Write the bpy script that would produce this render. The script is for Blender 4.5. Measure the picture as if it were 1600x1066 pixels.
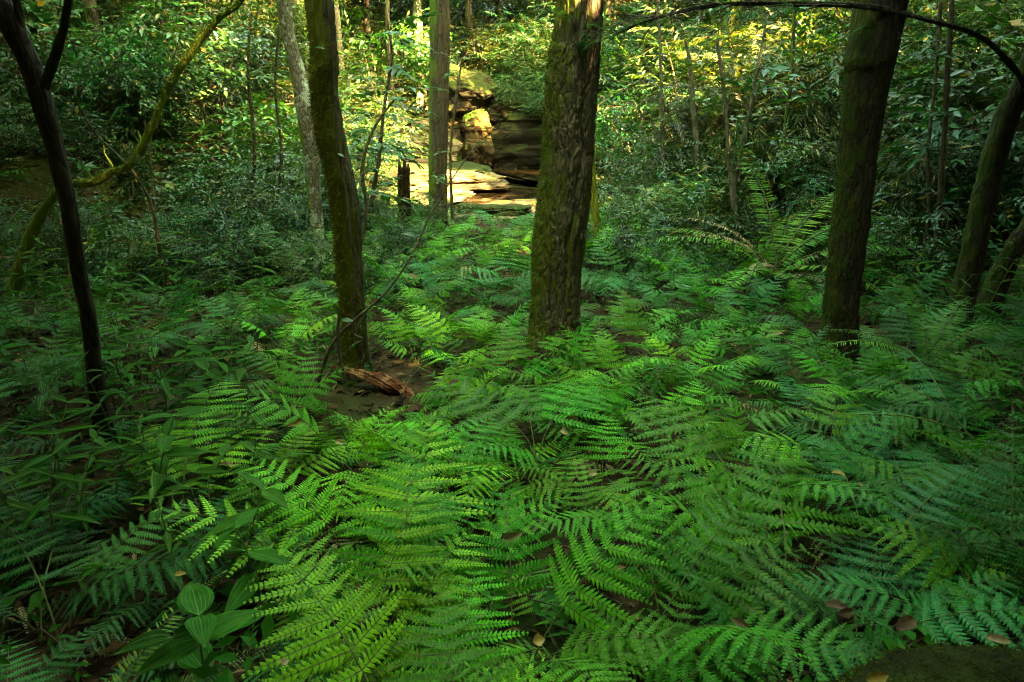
import bpy, math, random
import numpy as np
from mathutils import Vector, Matrix, noise
R = math.radians
S = bpy.context.scene
for o in list(bpy.data.objects): bpy.data.objects.remove(o)
COL = S.collection
rng = random.Random(7)

# ------------------------------------------------------------------ camera, sky, sun, exposure
CAMZ, PITCH = 1.75, 19.0
cd = bpy.data.cameras.new("camera"); cam = bpy.data.objects.new("camera", cd); COL.objects.link(cam)
cam.location = (0, 0, CAMZ); cam.rotation_euler = (R(90-PITCH), 0, 0)
cd.sensor_width = 36; cd.lens = 24.0; cd.clip_end = 600; cd.clip_start = 0.02
cd.dof.use_dof = True; cd.dof.focus_distance = 4.6; cd.dof.aperture_fstop = 9.0
S.camera = cam
SUN_AZ, SUN_EL = 128.0, 43.0            # azimuth clockwise from +Y (the way the camera looks), elevation
sd = Vector((math.sin(R(SUN_AZ))*math.cos(R(SUN_EL)), math.cos(R(SUN_AZ))*math.cos(R(SUN_EL)), math.sin(R(SUN_EL))))
w = bpy.data.worlds.new("World"); S.world = w; w.use_nodes = True
nt = w.node_tree; bg = nt.nodes["Background"]
sky = nt.nodes.new("ShaderNodeTexSky"); sky.sky_type = 'NISHITA'; sky.sun_disc = False
sky.dust_density = 3.0; sky.sun_elevation = R(SUN_EL); sky.sun_rotation = R(SUN_AZ)
warm = nt.nodes.new('ShaderNodeMixRGB'); warm.blend_type = 'MULTIPLY'; warm.inputs[0].default_value = 1; warm.inputs[2].default_value = (.92, 1, .50, 1)
nt.links.new(sky.outputs[0], warm.inputs[1]); nt.links.new(warm.outputs[0], bg.inputs[0]); bg.inputs[1].default_value = 0.15
ld = bpy.data.lights.new("sun", 'SUN'); ld.energy = 4.2; ld.angle = R(0.6); ld.color = (1.0, 0.70, 0.30)
sun = bpy.data.objects.new("sun", ld); COL.objects.link(sun)
sun.rotation_euler = sd.to_track_quat('Z', 'Y').to_euler(); sun.location = sd*60
S.view_settings.view_transform = 'Standard'; S.view_settings.look = 'None'
S.view_settings.exposure = 6.55; S.view_settings.gamma = 1.0
S.cycles.max_bounces = 6; S.cycles.diffuse_bounces = 4; S.cycles.glossy_bounces = 2
S.cycles.transmission_bounces = 4; S.cycles.transparent_max_bounces = 4
S.cycles.use_denoising = True; S.cycles.denoising_prefilter = 'NONE'; S.cycles.filter_width = 1.1; S.cycles.sample_clamp_indirect = 4.0
S.cycles.caustics_reflective = False; S.cycles.caustics_refractive = False

# ------------------------------------------------------------------ view geometry helpers
cp, sp = math.cos(R(PITCH)), math.sin(R(PITCH))
FW = Vector((0, cp, -sp)); UP = Vector((0, sp, cp)); CAM = Vector((0, 0, CAMZ)); F = 1600*24/36
def ray(px, py): return FW + Vector((1, 0, 0))*((px-800)/F) + UP*((533-py)/F)
def P(px, py, Y):
    d = ray(px, py); return CAM + d*(Y/d.y)
def depth(p): return (Vector(p)-CAM).dot(FW)

def sm(t): t = max(0.0, min(1.0, t)); return t*t*(3-2*t)
CREEK = [(-16, 7.0), (-7.5, 7.8), (-4.8, 8.6), (-3.9, 11.4), (-3.4, 14.6), (-1.0, 18.0), (1.0, 19.6), (7, 20.4), (16, 23.0)]
def half_w(u): return 1.0 + 1.1*sm((u-3.4)/1.0) + 3.5*sm((u-4.2)/1.2) - 2.5*sm((u-7)/1)
def creek_d(x, y):
    best = 1e9; u = 0
    for i in range(len(CREEK)-1):
        ax, ay = CREEK[i]; bx, by = CREEK[i+1]
        dx, dy = bx-ax, by-ay
        t = max(0, min(1, ((x-ax)*dx+(y-ay)*dy)/(dx*dx+dy*dy)))
        ex, ey = x-(ax+dx*t), y-(ay+dy*t)
        d = math.hypot(ex, ey)
        if d < best: best = d; u = i+t; side = (dx*ey-dy*ex)
    return best, u, (1 if side > 0 else -1)
WATER = -0.26
def height(x, y):
    d, u, s = creek_d(x, y)
    half = half_w(u)
    n = noise.noise(Vector((x*0.35, y*0.35, 1.7)))
    n2 = noise.noise(Vector((x*1.3, y*1.3, 5.2)))
    base = 0.10*n + 0.05*n2
    far = s > 0
    t = (d-half)
    if far:
        bank = 1.15 + 0.4*n
        z = WATER-0.25 + (bank+0.5)*sm(t/1.3+0.3)
        z += 0.50*max(0, t-1.4)*sm((t-1.4)/6) + base*1.4
        z = min(z, 15+2*n)
    else:
        z = WATER-0.25 + (0.60)*sm(t/1.5+0.25) + base*sm(t/2+0.3)
        z -= .24*sm((y-8.5)/4)*sm((3.0-abs(x-.3))/1.6)
        bar = 1-((x+3.0)/2.0)**2-((y-16.8)/3.4)**2
        z = max(z, WATER-.35)
        if bar > 0: z = max(z, WATER+.16*bar+.02*n2)
        z += 0.14*max(0, x-4.0)*sm((x-4)/3)*sm((y-5)/4)
        z += min(16, 0.12*max(0, abs(x)-8)+0.75*max(0, -6-y)+0.75*max(0, abs(x)-11-.15*max(0, y)))  # unseen ground raised at the sides and behind to block low skylight
    return z
def G(px, py):
    d = ray(px, py); t = 0.5
    for i in range(4000):
        q = CAM + d*t
        if q.z <= height(q.x, q.y): return q
        t += 0.02
    return q
def gp(x, y, dz=0.0): return Vector((x, y, height(x, y)+dz))

# ------------------------------------------------------------------ mesh collector
class MB:
    def __init__(s): s.v = []; s.n = 0; s.q = []; s.t = []; s.qm = []; s.tm = []
    def add(s, v, q=None, t=None, m=0):
        v = np.asarray(v, float).reshape(-1, 3)
        if q is not None and len(q):
            q = np.asarray(q, int)+s.n; s.q.append(q); s.qm.append(np.full(len(q), m))
        if t is not None and len(t):
            t = np.asarray(t, int)+s.n; s.t.append(t); s.tm.append(np.full(len(t), m))
        s.v.append(v); s.n += len(v)
    def arrays(s):
        V = np.concatenate(s.v) if s.v else np.zeros((0, 3))
        Q = np.concatenate(s.q) if s.q else np.zeros((0, 4), int)
        T = np.concatenate(s.t) if s.t else np.zeros((0, 3), int)
        return V, Q, T, (np.concatenate(s.qm) if s.q else np.zeros(0, int)), (np.concatenate(s.tm) if s.t else np.zeros(0, int))
    def inst(s, tpl, mats):
        """tpl = arrays() of another MB; mats = (k,4,4)"""
        V, Q, T, qm, tm = tpl; k = len(mats)
        if k == 0: return
        M = np.asarray(mats, float)
        W = np.einsum('kij,nj->kni', M[:, :3, :3], V) + M[:, None, :3, 3]
        n = len(V)
        off = (np.arange(k)*n)[:, None, None]
        s.v.append(W.reshape(-1, 3))
        if len(Q): s.q.append((Q[None]+off).reshape(-1, 4)+s.n); s.qm.append(np.tile(qm, k))
        if len(T): s.t.append((T[None]+off).reshape(-1, 3)+s.n); s.tm.append(np.tile(tm, k))
        s.n += n*k
    def mesh(s, name, mats, smooth=True):
        V, Q, T, qm, tm = s.arrays()
        me = bpy.data.meshes.new(name)
        me.vertices.add(len(V)); me.vertices.foreach_set('co', V.astype(np.float32).ravel())
        nl = len(Q)*4+len(T)*3; me.loops.add(nl)
        me.loops.foreach_set('vertex_index', np.concatenate([Q.ravel(), T.ravel()]).astype(np.int32))
        np_ = len(Q)+len(T); me.polygons.add(np_)
        st = np.concatenate([np.arange(len(Q))*4, len(Q)*4+np.arange(len(T))*3]).astype(np.int32)
        me.polygons.foreach_set('loop_start', st)
        me.polygons.foreach_set('loop_total', np.concatenate([np.full(len(Q), 4), np.full(len(T), 3)]).astype(np.int32))
        me.polygons.foreach_set('material_index', np.concatenate([qm, tm]).astype(np.int32))
        me.polygons.foreach_set('use_smooth', np.full(np_, smooth))
        for m in (mats if isinstance(mats, (list, tuple)) else [mats]): me.materials.append(m)
        me.update(calc_edges=True); me.validate()
        return me
def tube_arrays(pts, rad, seg=6, cap=True):
    mb = MB(); n = len(pts)
    P_ = [Vector(p) for p in pts]; V = []
    prev = None
    for i in range(n):
        T = (P_[min(i+1, n-1)]-P_[max(i-1, 0)]).normalized()
        a = prev if prev is not None else (Vector((1, 0, 0)) if abs(T.x) < .8 else Vector((0, 1, 0)))
        a = (a-T*a.dot(T)).normalized(); prev = a; b = T.cross(a)
        for k in range(seg):
            an = 2*math.pi*k/seg; V.append(P_[i]+(a*math.cos(an)+b*math.sin(an))*rad[i])
    Q = [(i*seg+k, i*seg+(k+1) % seg, (i+1)*seg+(k+1) % seg, (i+1)*seg+k) for i in range(n-1) for k in range(seg)]
    V.append(P_[-1]+(P_[-1]-P_[-2]).normalized()*rad[-1]*.5); L = len(V)-1
    T3 = [((n-1)*seg+k, (n-1)*seg+(k+1) % seg, L) for k in range(seg)]
    return [tuple(v) for v in V], Q, T3
def frame(X, Z, o, s=1.0):
    X = Vector(X).normalized(); Z = Vector(Z); Z = (Z-X*Z.dot(X)).normalized(); Y = Z.cross(X)
    return np.array([[X.x*s, Y.x*s, Z.x*s, o[0]], [X.y*s, Y.y*s, Z.y*s, o[1]], [X.z*s, Y.z*s, Z.z*s, o[2]], [0, 0, 0, 1]])
def catmull(pts, m):
    out = []; n = len(pts)
    A = [np.array(p, float) for p in pts]
    A = [2*A[0]-A[1]]+A+[2*A[-1]-A[-2]]
    for i in range(m):
        u = i/(m-1)*(n-1); k = min(int(u), n-2); t = u-k
        p0, p1, p2, p3 = A[k], A[k+1], A[k+2], A[k+3]
        out.append(0.5*((2*p1)+(-p0+p2)*t+(2*p0-5*p1+4*p2-p3)*t*t+(-p0+3*p1-3*p2+p3)*t**3))
    return out

# ------------------------------------------------------------------ materials
class NT:
    def __init__(s, name):
        s.m = bpy.data.materials.new(name); s.m.use_nodes = True; s.t = s.m.node_tree; s.N = s.t.nodes; s.L = s.t.links
        s.N.clear(); s.out = s.N.new("ShaderNodeOutputMaterial")
    def n(s, typ, **kw):
        nd = s.N.new("ShaderNode"+typ)
        for k, v in kw.items():
            if k.startswith('i_'):
                key = k[2:]; key = int(key) if key.isdigit() else key.replace('_', ' ')
                s.set(nd.inputs[key], v)
            else: setattr(nd, k, v)
        return nd
    def set(s, sock, v):
        if isinstance(v, bpy.types.NodeSocket): s.L.new(v, sock)
        elif hasattr(v, 'outputs'): s.L.new(v.outputs[0], sock)
        else: sock.default_value = (tuple(v)+(1,) if isinstance(v, tuple) and len(v) == 3 and sock.type == 'RGBA' else v)
    def ramp(s, fac, stops):
        r = s.n('ValToRGB'); s.set(r.inputs[0], fac); e = r.color_ramp.elements
        while len(e) < len(stops): e.new(0.5)
        for k, (p, c) in enumerate(stops):
            e[k].position = p; e[k].color = (c if len(c) == 4 else tuple(c)+(1,)) if isinstance(c, tuple) else (c, c, c, 1)
        return r.outputs[0]
    def mix(s, a, b, f, mode='MIX'):
        m = s.n('MixRGB', blend_type=mode); s.set(m.inputs[0], f); s.set(m.inputs[1], a); s.set(m.inputs[2], b); return m.outputs[0]
    def math(s, op, a, b=0.0):
        m = s.n('Math', operation=op); s.set(m.inputs[0], a); s.set(m.inputs[1], b); return m.outputs[0]
    def noise(s, vec, scale, detail=4, rough=.55):
        n = s.n('TexNoise'); s.set(n.inputs['Vector'], vec); n.inputs['Scale'].default_value = scale
        n.inputs['Detail'].default_value = detail; n.inputs['Roughness'].default_value = rough; return n.outputs[0]
    def geo(s, k): return s.n('NewGeometry').outputs[k]
    def obj(s): return s.n('TexCoord').outputs['Object']
    def bump(s, h, strength=.5, dist=.01):
        b = s.n('Bump'); s.set(b.inputs['Height'], h); b.inputs['Strength'].default_value = strength; b.inputs['Distance'].default_value = dist; return b.outputs[0]

def leaf_mat(name, c1, c2, trans=.3, rough=.42, spec=.45, old=None, oldp=.04):
    k = NT(name)
    isl = k.geo('Random Per Island'); ob = k.n('ObjectInfo').outputs['Random']
    c = k.mix(c1, c2, isl)
    hsv = k.n('HueSaturation'); k.set(hsv.inputs['Color'], c)
    k.set(hsv.inputs['Value'], k.math('ADD', k.math('MULTIPLY', ob, .85), .5))
    k.set(hsv.inputs['Hue'], k.math('ADD', k.math('MULTIPLY', k.math('FRACT', k.math('MULTIPLY', ob, 7.3)), .05), .475))
    c = hsv.outputs[0]
    pn = k.noise(k.obj(), 22, 2)
    c = k.mix(c, k.mix(c, (.55, .6, .5), 1.0, 'MULTIPLY'), k.ramp(pn, [(.4, 0.0), (.7, .7)]))
    if old:
        c = k.mix(c, old, k.math('GREATER_THAN', k.math('FRACT', k.math('MULTIPLY', isl, 37.7)), 1-oldp))
    b = k.n('BsdfPrincipled'); k.set(b.inputs['Base Color'], c); b.inputs['Roughness'].default_value = rough
    b.inputs['Specular IOR Level'].default_value = spec
    tr = k.n('BsdfTranslucent'); k.set(tr.inputs[0], k.mix(c, (1.35, 1.3, .4), 1.0, 'MULTIPLY'))
    m = k.n('MixShader'); m.inputs[0].default_value = trans
    k.L.new(b.outputs[0], m.inputs[1]); k.L.new(tr.outputs[0], m.inputs[2]); k.L.new(m.outputs[0], k.out.inputs[0])
    return k.m
def simple_mat(name, c1, c2, scale=6, rough=.8, bump=.4, bd=.01, spec=.12):
    k = NT(name); o = k.obj()
    nz = k.noise(o, scale, 6, .6)
    c = k.mix(c1, c2, k.ramp(nz, [(.35, 0.0), (.65, 1.0)]))
    b = k.n('BsdfPrincipled'); k.set(b.inputs['Base Color'], c); b.inputs['Roughness'].default_value = rough
    b.inputs['Specular IOR Level'].default_value = spec
    k.L.new(k.bump(k.noise(o, scale*5, 5, .7), bump, bd), b.inputs['Normal']); k.L.new(b.outputs[0], k.out.inputs[0])
    return k.m
def bark_mat(name, dark, light, moss=(.05, .075, .008), moss_amt=.5, side=(-1, 0, 0), lichen=None, zs=.25, lich_amt=.62):
    k = NT(name); o = k.obj()
    mp = k.n('Mapping'); k.set(mp.inputs[0], o); mp.inputs['Scale'].default_value = (1, 1, zs)
    v = k.n('TexVoronoi', feature='DISTANCE_TO_EDGE'); k.set(v.inputs['Vector'], mp.outputs[0]); v.inputs['Scale'].default_value = 26
    n1 = k.noise(mp.outputs[0], 30, 8, .65); n2 = k.noise(o, 5, 5, .6); n3 = k.noise(o, 140, 4, .7)
    c = k.mix(dark, light, k.ramp(n1, [(.3, 0.0), (.7, 1.0)]))
    c = k.mix(c, tuple(x*.35 for x in dark), k.ramp(v.outputs[0], [(0.0, .8), (.08, 0.0)]))
    if lichen:
        c = k.mix(c, lichen, k.ramp(k.noise(o, 4.2, 6, .62), [(lich_amt, 0.0), (lich_amt+.05, .85)]))
    # moss keeps to one side of the bark and to patches
    dp = k.n('VectorMath', operation='DOT_PRODUCT'); k.set(dp.inputs[0], k.geo('Normal')); dp.inputs[1].default_value = Vector(side).normalized()
    a = k.math('ADD', k.math('MULTIPLY', dp.outputs['Value'], .28), n2)
    a = k.math('ADD', a, k.math('MULTIPLY', k.math('SUBTRACT', n3, .5), .35))
    mask = k.ramp(a, [(.72-moss_amt*.5, 0.0), (.84-moss_amt*.5, 1.0)])
    mc = k.mix(moss, tuple(x*2.0 for x in moss), n3)
    mc = k.mix(mc, (.10, .075, .012), k.ramp(k.noise(o, 9, 3), [(.5, 0.0), (.75, .6)]))
    c = k.mix(c, mc, mask)
    b = k.n('BsdfPrincipled'); k.set(b.inputs['Base Color'], c); b.inputs['Roughness'].default_value = .85
    b.inputs['Specular IOR Level'].default_value = .08
    h = k.math('ADD', k.math('MULTIPLY', k.ramp(v.outputs[0], [(0.0, 0.0), (.2, 1.0)]), .6), n1)
    h = k.math('ADD', h, k.math('MULTIPLY', n3, .5))
    k.L.new(k.bump(h, .9, .012), b.inputs['Normal']); k.L.new(b.outputs[0], k.out.inputs[0])
    return k.m
def rock_mat(name, c1, c2, c3, moss=.5, mossc=(.045, .07, .008)):
    k = NT(name); o = k.obj()
    mp = k.n('Mapping'); k.set(mp.inputs[0], o); mp.inputs['Scale'].default_value = (.6, .6, 2.6)
    st = k.noise(mp.outputs[0], 1.6, 7, .6); n2 = k.noise(o, 2.2, 8, .62); n3 = k.noise(o, 34, 6, .7)
    c = k.mix(c1, c2, k.ramp(st, [(.36, 0.0), (.62, 1.0)])); c = k.mix(c, c3, k.ramp(n2, [(.52, 0.0), (.7, .9)]))
    c = k.mix(c, k.mix(c, (.5, .5, .5), 1.0, 'MULTIPLY'), k.ramp(n3, [(.45, 0.0), (.6, .7)]))
    vc = k.n('TexVoronoi', feature='DISTANCE_TO_EDGE'); k.set(vc.inputs['Vector'], k.mix(mp.outputs[0], n2, .18)); vc.inputs['Scale'].default_value = 1.7; crack = k.ramp(vc.outputs[0], [(0.0, 0.0), (.05, 1.0)])
    c = k.mix(c, (.012, .009, .005), k.math('MULTIPLY', k.math('SUBTRACT', 1.0, crack), .8))
    sx = k.n('SeparateXYZ'); k.set(sx.inputs[0], k.geo('Normal'))
    a = k.math('ADD', k.math('MULTIPLY', sx.outputs[2], .3), n2); a = k.math('ADD', a, k.math('MULTIPLY', n3, .2))
    mask = k.ramp(a, [(.98-moss*.5, 0.0), (1.08-moss*.5, 1.0)])
    c = k.mix(c, k.mix(mossc, tuple(x*2.2 for x in mossc), n3), mask)
    b = k.n('BsdfPrincipled'); k.set(b.inputs['Base Color'], c); b.inputs['Roughness'].default_value = .85; b.inputs['Specular IOR Level'].default_value = .08
    h = k.math('ADD', k.math('ADD', k.math('MULTIPLY', st, 1.5), k.math('MULTIPLY', n3, .4)), k.math('MULTIPLY', crack, .8))
    k.L.new(k.bump(h, .9, .05), b.inputs['Normal']); k.L.new(b.outputs[0], k.out.inputs[0])
    return k.m

M = {}
OLD = (.22, .13, .03)
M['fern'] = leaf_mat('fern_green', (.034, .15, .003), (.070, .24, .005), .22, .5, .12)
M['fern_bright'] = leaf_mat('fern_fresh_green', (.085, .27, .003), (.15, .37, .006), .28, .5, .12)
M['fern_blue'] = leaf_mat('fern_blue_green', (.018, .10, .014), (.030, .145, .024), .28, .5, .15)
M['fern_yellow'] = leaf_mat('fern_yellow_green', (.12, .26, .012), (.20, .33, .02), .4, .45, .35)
M['fern_dead'] = leaf_mat('fern_withered', (.26, .19, .09), (.36, .28, .15), .3, .7, .2)
M['stipe'] = simple_mat('fern_stalk', (.05, .07, .015), (.10, .11, .03), 30, .6)
M['stipe_dark'] = simple_mat('dark_stalk', (.02, .016, .008), (.05, .04, .02), 30, .7)
M['shrub_teal'] = leaf_mat('shrub_leaf_blue_green', (.012, .055, .008), (.024, .095, .015), .25, .42, .3, OLD, .012)
M['shrub_green'] = leaf_mat('shrub_leaf_green', (.018, .062, .004), (.040, .105, .006), .32, .4, .5, OLD, .02)
M['shrub_olive'] = leaf_mat('shrub_leaf_olive', (.024, .050, .004), (.058, .092, .007), .35, .42, .45, OLD, .05)
M['bamboo'] = leaf_mat('bamboo_leaf', (.018, .052, .005), (.042, .082, .008), .3, .45, .2, (.28, .2, .07), .10)
M['herb'] = leaf_mat('herb_leaf', (.018, .066, .004), (.032, .095, .006), .28, .55, .05)
M['vein'] = simple_mat('leaf_vein', (.05, .12, .012), (.07, .16, .02), 30, .6, .1)
M['canopy'] = leaf_mat('canopy_leaf', (.04, .09, .012), (.08, .14, .02), .25, .45, .4)
M['moss'] = leaf_mat('moss_tuft', (.04, .052, .004), (.10, .11, .008), .2, .8, .05)
M['moss_bright'] = leaf_mat('bright_moss_tuft', (.08, .11, .006), (.16, .18, .012), .2, .8, .05)
M['twig'] = simple_mat('twig_bark', (.035, .026, .015), (.09, .07, .04), 20, .85)
M['twig_pale'] = simple_mat('pale_twig_bark', (.06, .045, .025), (.14, .11, .07), 14, .8)
M['bark_rough'] = bark_mat('rough_brown_bark', (.05, .036, .021), (.15, .112, .068), moss=(.055, .062, .006), moss_amt=.36)
M['bark_mossy'] = bark_mat('moss_covered_bark', (.032, .026, .013), (.09, .075, .04), moss=(.055, .062, .006), moss_amt=.55, side=(-.6, -.5, .2), lichen=(.17, .19, .12), lich_amt=.60)
M['bark_lichen'] = bark_mat('lichen_spotted_bark', (.07, .06, .04), (.20, .18, .13), moss_amt=.25, lichen=(.34, .37, .30), zs=.6, lich_amt=.52)
M['bark_dark'] = bark_mat('dark_forest_bark', (.014, .010, .007), (.042, .031, .02), moss=(.02, .026, .004), moss_amt=.16)
M['bark_grey'] = bark_mat('grey_brown_bark', (.035, .026, .016), (.095, .072, .045), moss_amt=.25, zs=.15)
M['bark_green'] = bark_mat('bright_moss_bark', (.06, .05, .02), (.13, .12, .06), moss=(.075, .10, .010), moss_amt=.85, side=(0, -.3, 1), lichen=(.42, .46, .40), lich_amt=.58)
M['bark_yellow'] = bark_mat('yellow_moss_bark', (.08, .06, .02), (.16, .13, .05), moss=(.13, .12, .010), moss_amt=.9, side=(-1, -1, 0), lichen=(.4, .42, .38), lich_amt=.63)
M['rotten'] = bark_mat('rotten_wood', (.06, .022, .009), (.26, .11, .045), moss_amt=.1, side=(0, 0, 1), zs=1.0)
def fibre_mat():
    k = NT('red_rotten_wood'); o = k.obj(); mp = k.n('Mapping'); k.set(mp.inputs[0], o); mp.inputs['Scale'].default_value = (3, 14, 14); mp.inputs['Rotation'].default_value = (0, .3, -.5)
    n1 = k.noise(mp.outputs[0], 4, 8, .7); n2 = k.noise(o, 9, 5)
    c = k.ramp(n1, [(.3, (.022, .007, .003)), (.5, (.09, .028, .010)), (.7, (.26, .095, .035))]); c = k.mix(c, (.34, .17, .08), k.ramp(n2, [(.56, 0.0), (.64, .8)]))
    b = k.n('BsdfPrincipled'); k.set(b.inputs['Base Color'], c); b.inputs['Roughness'].default_value = .9; b.inputs['Specular IOR Level'].default_value = .1
    k.L.new(k.bump(n1, 1.0, .03), b.inputs['Normal']); k.L.new(b.outputs[0], k.out.inputs[0]); return k.m
M['rotten'] = fibre_mat()
M['moss_log'] = simple_mat('moss_over_dark_wood', (.010, .009, .004), (.026, .032, .005), 7, .9, 1.0, .03, .05)
M['stump'] = bark_mat('weathered_stump', (.03, .016, .010), (.085, .05, .03), moss_amt=.1)
M['log'] = bark_mat('mossy_log_bark', (.022, .017, .010), (.06, .045, .025), moss=(.022, .035, .005), moss_amt=.75, side=(0, 0, 1), zs=1.0)
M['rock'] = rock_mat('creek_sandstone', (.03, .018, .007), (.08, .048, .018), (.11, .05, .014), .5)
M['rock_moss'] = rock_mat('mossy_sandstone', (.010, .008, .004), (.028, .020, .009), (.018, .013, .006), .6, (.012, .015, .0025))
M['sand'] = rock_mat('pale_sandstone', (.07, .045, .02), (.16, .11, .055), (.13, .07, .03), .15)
M['dead_leaf'] = simple_mat('dry_leaf_tan', (.13, .085, .035), (.25, .17, .08), 40, .6, .5, .002)
M['dead_leaf_brown'] = simple_mat('dry_leaf_brown', (.045, .022, .010), (.10, .05, .022), 40, .6, .5, .002)
M['yellow_leaf'] = simple_mat('fallen_yellow_leaf', (.18, .11, .018), (.28, .18, .04), 40, .5, .4, .002)
def litter_mat():
    k = NT('leaf_litter'); isl = k.geo('Random Per Island')
    c = k.ramp(isl, [(0, (.006, .004, .002)), (.6, (.025, .013, .006)), (.85, (.08, .04, .018)), (1, (.20, .12, .055))])
    b = k.n('BsdfPrincipled'); k.set(b.inputs['Base Color'], c); b.inputs['Roughness'].default_value = .8; b.inputs['Specular IOR Level'].default_value = .05; k.L.new(b.outputs[0], k.out.inputs[0]); return k.m
M['litter'] = litter_mat()
def soil_mat():
    k = NT('forest_soil'); o = k.obj()
    n1 = k.noise(o, .8, 6, .6); n2 = k.noise(o, 14, 8, .7); v = k.n('TexVoronoi'); k.set(v.inputs['Vector'], o); v.inputs['Scale'].default_value = 11
    c = k.mix((.014, .008, .004), (.045, .027, .013), k.ramp(n2, [(.35, 0.0), (.7, 1.0)]))
    c = k.mix(c, k.ramp(v.outputs['Color'], [(0, (.02, .012, .006)), (.6, (.04, .022, .01)), (1, (.10, .06, .03))]), .55)
    c = k.mix(c, (.018, .03, .005), k.ramp(n1, [(.45, 0.0), (.6, .85)]))
    # sandy creek bed near the water line
    sx = k.n('SeparateXYZ'); k.set(sx.inputs[0], o)
    low = k.ramp(k.math('ADD', sx.outputs[2], k.math('MULTIPLY', n1, .3)), [(0.0, 1.0), (.09, 0.0)])
    c = k.mix(c, k.mix((.07, .055, .028), (.16, .12, .07), n2), k.math('MULTIPLY', low, .8))
    b = k.n('BsdfPrincipled'); k.set(b.inputs['Base Color'], c); b.inputs['Roughness'].default_value = .9; b.inputs['Specular IOR Level'].default_value = .04
    k.L.new(k.bump(k.math('ADD', n2, v.outputs['Distance']), .8, .03), b.inputs['Normal']); k.L.new(b.outputs[0], k.out.inputs[0]); return k.m
M['soil'] = soil_mat()
def water_mat():
    k = NT('creek_water'); o = k.obj()
    b = k.n('BsdfPrincipled'); k.set(b.inputs['Base Color'], k.mix((.010, .007, .003), (.024, .015, .006), k.noise(o, 1.2, 4)))
    b.inputs['Roughness'].default_value = .03; b.inputs['Specular IOR Level'].default_value = .6
    k.L.new(k.bump(k.noise(o, 3.0, 3), .03, .02), b.inputs['Normal']); k.L.new(b.outputs[0], k.out.inputs[0]); return k.m
M['water'] = water_mat()

# ------------------------------------------------------------------ object helpers
def link(o): COL.objects.link(o); return o
def thing(name, label, cat, loc=(0, 0, 0), rz=0.0, group=None):
    o = link(bpy.data.objects.new(name, None)); o.location = loc; o.rotation_euler = (0, 0, rz)
    o.empty_display_size = .1; o['label'] = label; o['category'] = cat
    if group: o['group'] = group
    return o
def obj(name, me, parent=None, loc=None, rot=None, scale=None):
    o = link(bpy.data.objects.new(name, me)); o.parent = parent
    if loc is not None: o.location = loc
    if rot is not None: o.rotation_euler = rot
    if scale is not None: o.scale = (scale,)*3 if isinstance(scale, (int, float)) else scale
    return o
def tag(o, label, cat, group=None):
    o['label'] = label; o['category'] = cat
    if group: o['group'] = group
    return o

# ------------------------------------------------------------------ the ground and the creek
def axis(a, b, fine0, fine1, df, dc):
    out = [a]
    while out[-1] < b:
        x = out[-1]; d = df if fine0 <= x <= fine1 else min(dc, df+.12*min(abs(x-fine0), abs(x-fine1)))
        out.append(x+d)
    return out
xs = axis(-120, 120, -9, 9, .22, 6); ys = axis(-60, 160, 0, 27, .22, 6)
gv = [(x, y, height(x, y)+.02*noise.noise(Vector((x*4, y*4, 0)))) for y in ys for x in xs]
nx = len(xs)
gq = [(j*nx+i, j*nx+i+1, (j+1)*nx+i+1, (j+1)*nx+i) for j in range(len(ys)-1) for i in range(nx-1)]
g = MB(); g.add(gv, gq); o = obj('ground', g.mesh('ground', M['soil'])); o['kind'] = 'structure'
g = MB()
wl = []
for i in range(61):
    u = i/60*(len(CREEK)-1); c = catmull([(a, b, 0) for a, b in CREEK], 61)[i]; wl.append(c)
for i, c in enumerate(wl):
    a = wl[min(i+1, 60)]-wl[max(i-1, 0)]; nrm = np.array([-a[1], a[0], 0]); nrm /= np.linalg.norm(nrm)
    g.add([c+nrm*7+[0, 0, WATER], c-nrm*7+[0, 0, WATER]])
g.q.append(np.array([(2*i, 2*i+1, 2*i+3, 2*i+2) for i in range(60)])); g.qm.append(np.zeros(60, int))
o = obj('creek_water', g.mesh('creek_water', M['water'])); o['kind'] = 'structure'

# ------------------------------------------------------------------ leaves, sprays, fronds
def leaf_arrays(L=1.0, wd=.36, fold=.18, droop=.15, seg=1):
    """a leaf along +X, unit length; seg=1 is a folded kite, more segments give a curved ovate blade with a drawn-out tip"""
    mb = MB()
    if seg == 1:
        mb.add([(0, 0, 0), (.42*L, wd/2*L, fold*.2*L), (L, 0, -droop*L), (.42*L, -wd/2*L, fold*.2*L)], None, [(0, 2, 1), (0, 3, 2)])
    else:
        V = []; n = seg
        for i in range(n+1):
            t = i/n; x = t; h = wd/2*(math.sin(math.pi*min(1, t**.75))**.8)*(1-.25*t) if 0 < t < 1 else .004
            z = -droop*t*t
            for sd_ in (1, .75, .5, .25, 0, -.25, -.5, -.75, -1):
                rib = .10*h*(1 if int(round(abs(sd_)*4)) % 2 else -1)
                V.append((x*L, sd_*h*L, (z+fold*abs(sd_)*h+rib+.010*math.sin(t*26+abs(sd_)*3)*abs(sd_))*L))
        Q = [(i*9+j, i*9+j+1, i*9+j+10, i*9+j+9) for i in range(n) for j in range(8)]
        mb.add(V, Q)
        for cidx in (4, 2, 6) if n < 8 else (4, 1, 2, 3, 5, 6, 7):      # raised veins running along the blade
            W = []
            for i in range(n+1):
                x_, y_, z_ = V[i*9+cidx]; wv = (.010 if cidx == 4 else .005)*L*(1-.7*i/n); W += [(x_, y_+wv, z_+.012*L), (x_, y_-wv, z_+.012*L)]
            mb.add(W, [(2*i, 2*i+1, 2*i+3, 2*i+2) for i in range(n)], None, 1)
    return mb.arrays()
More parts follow.
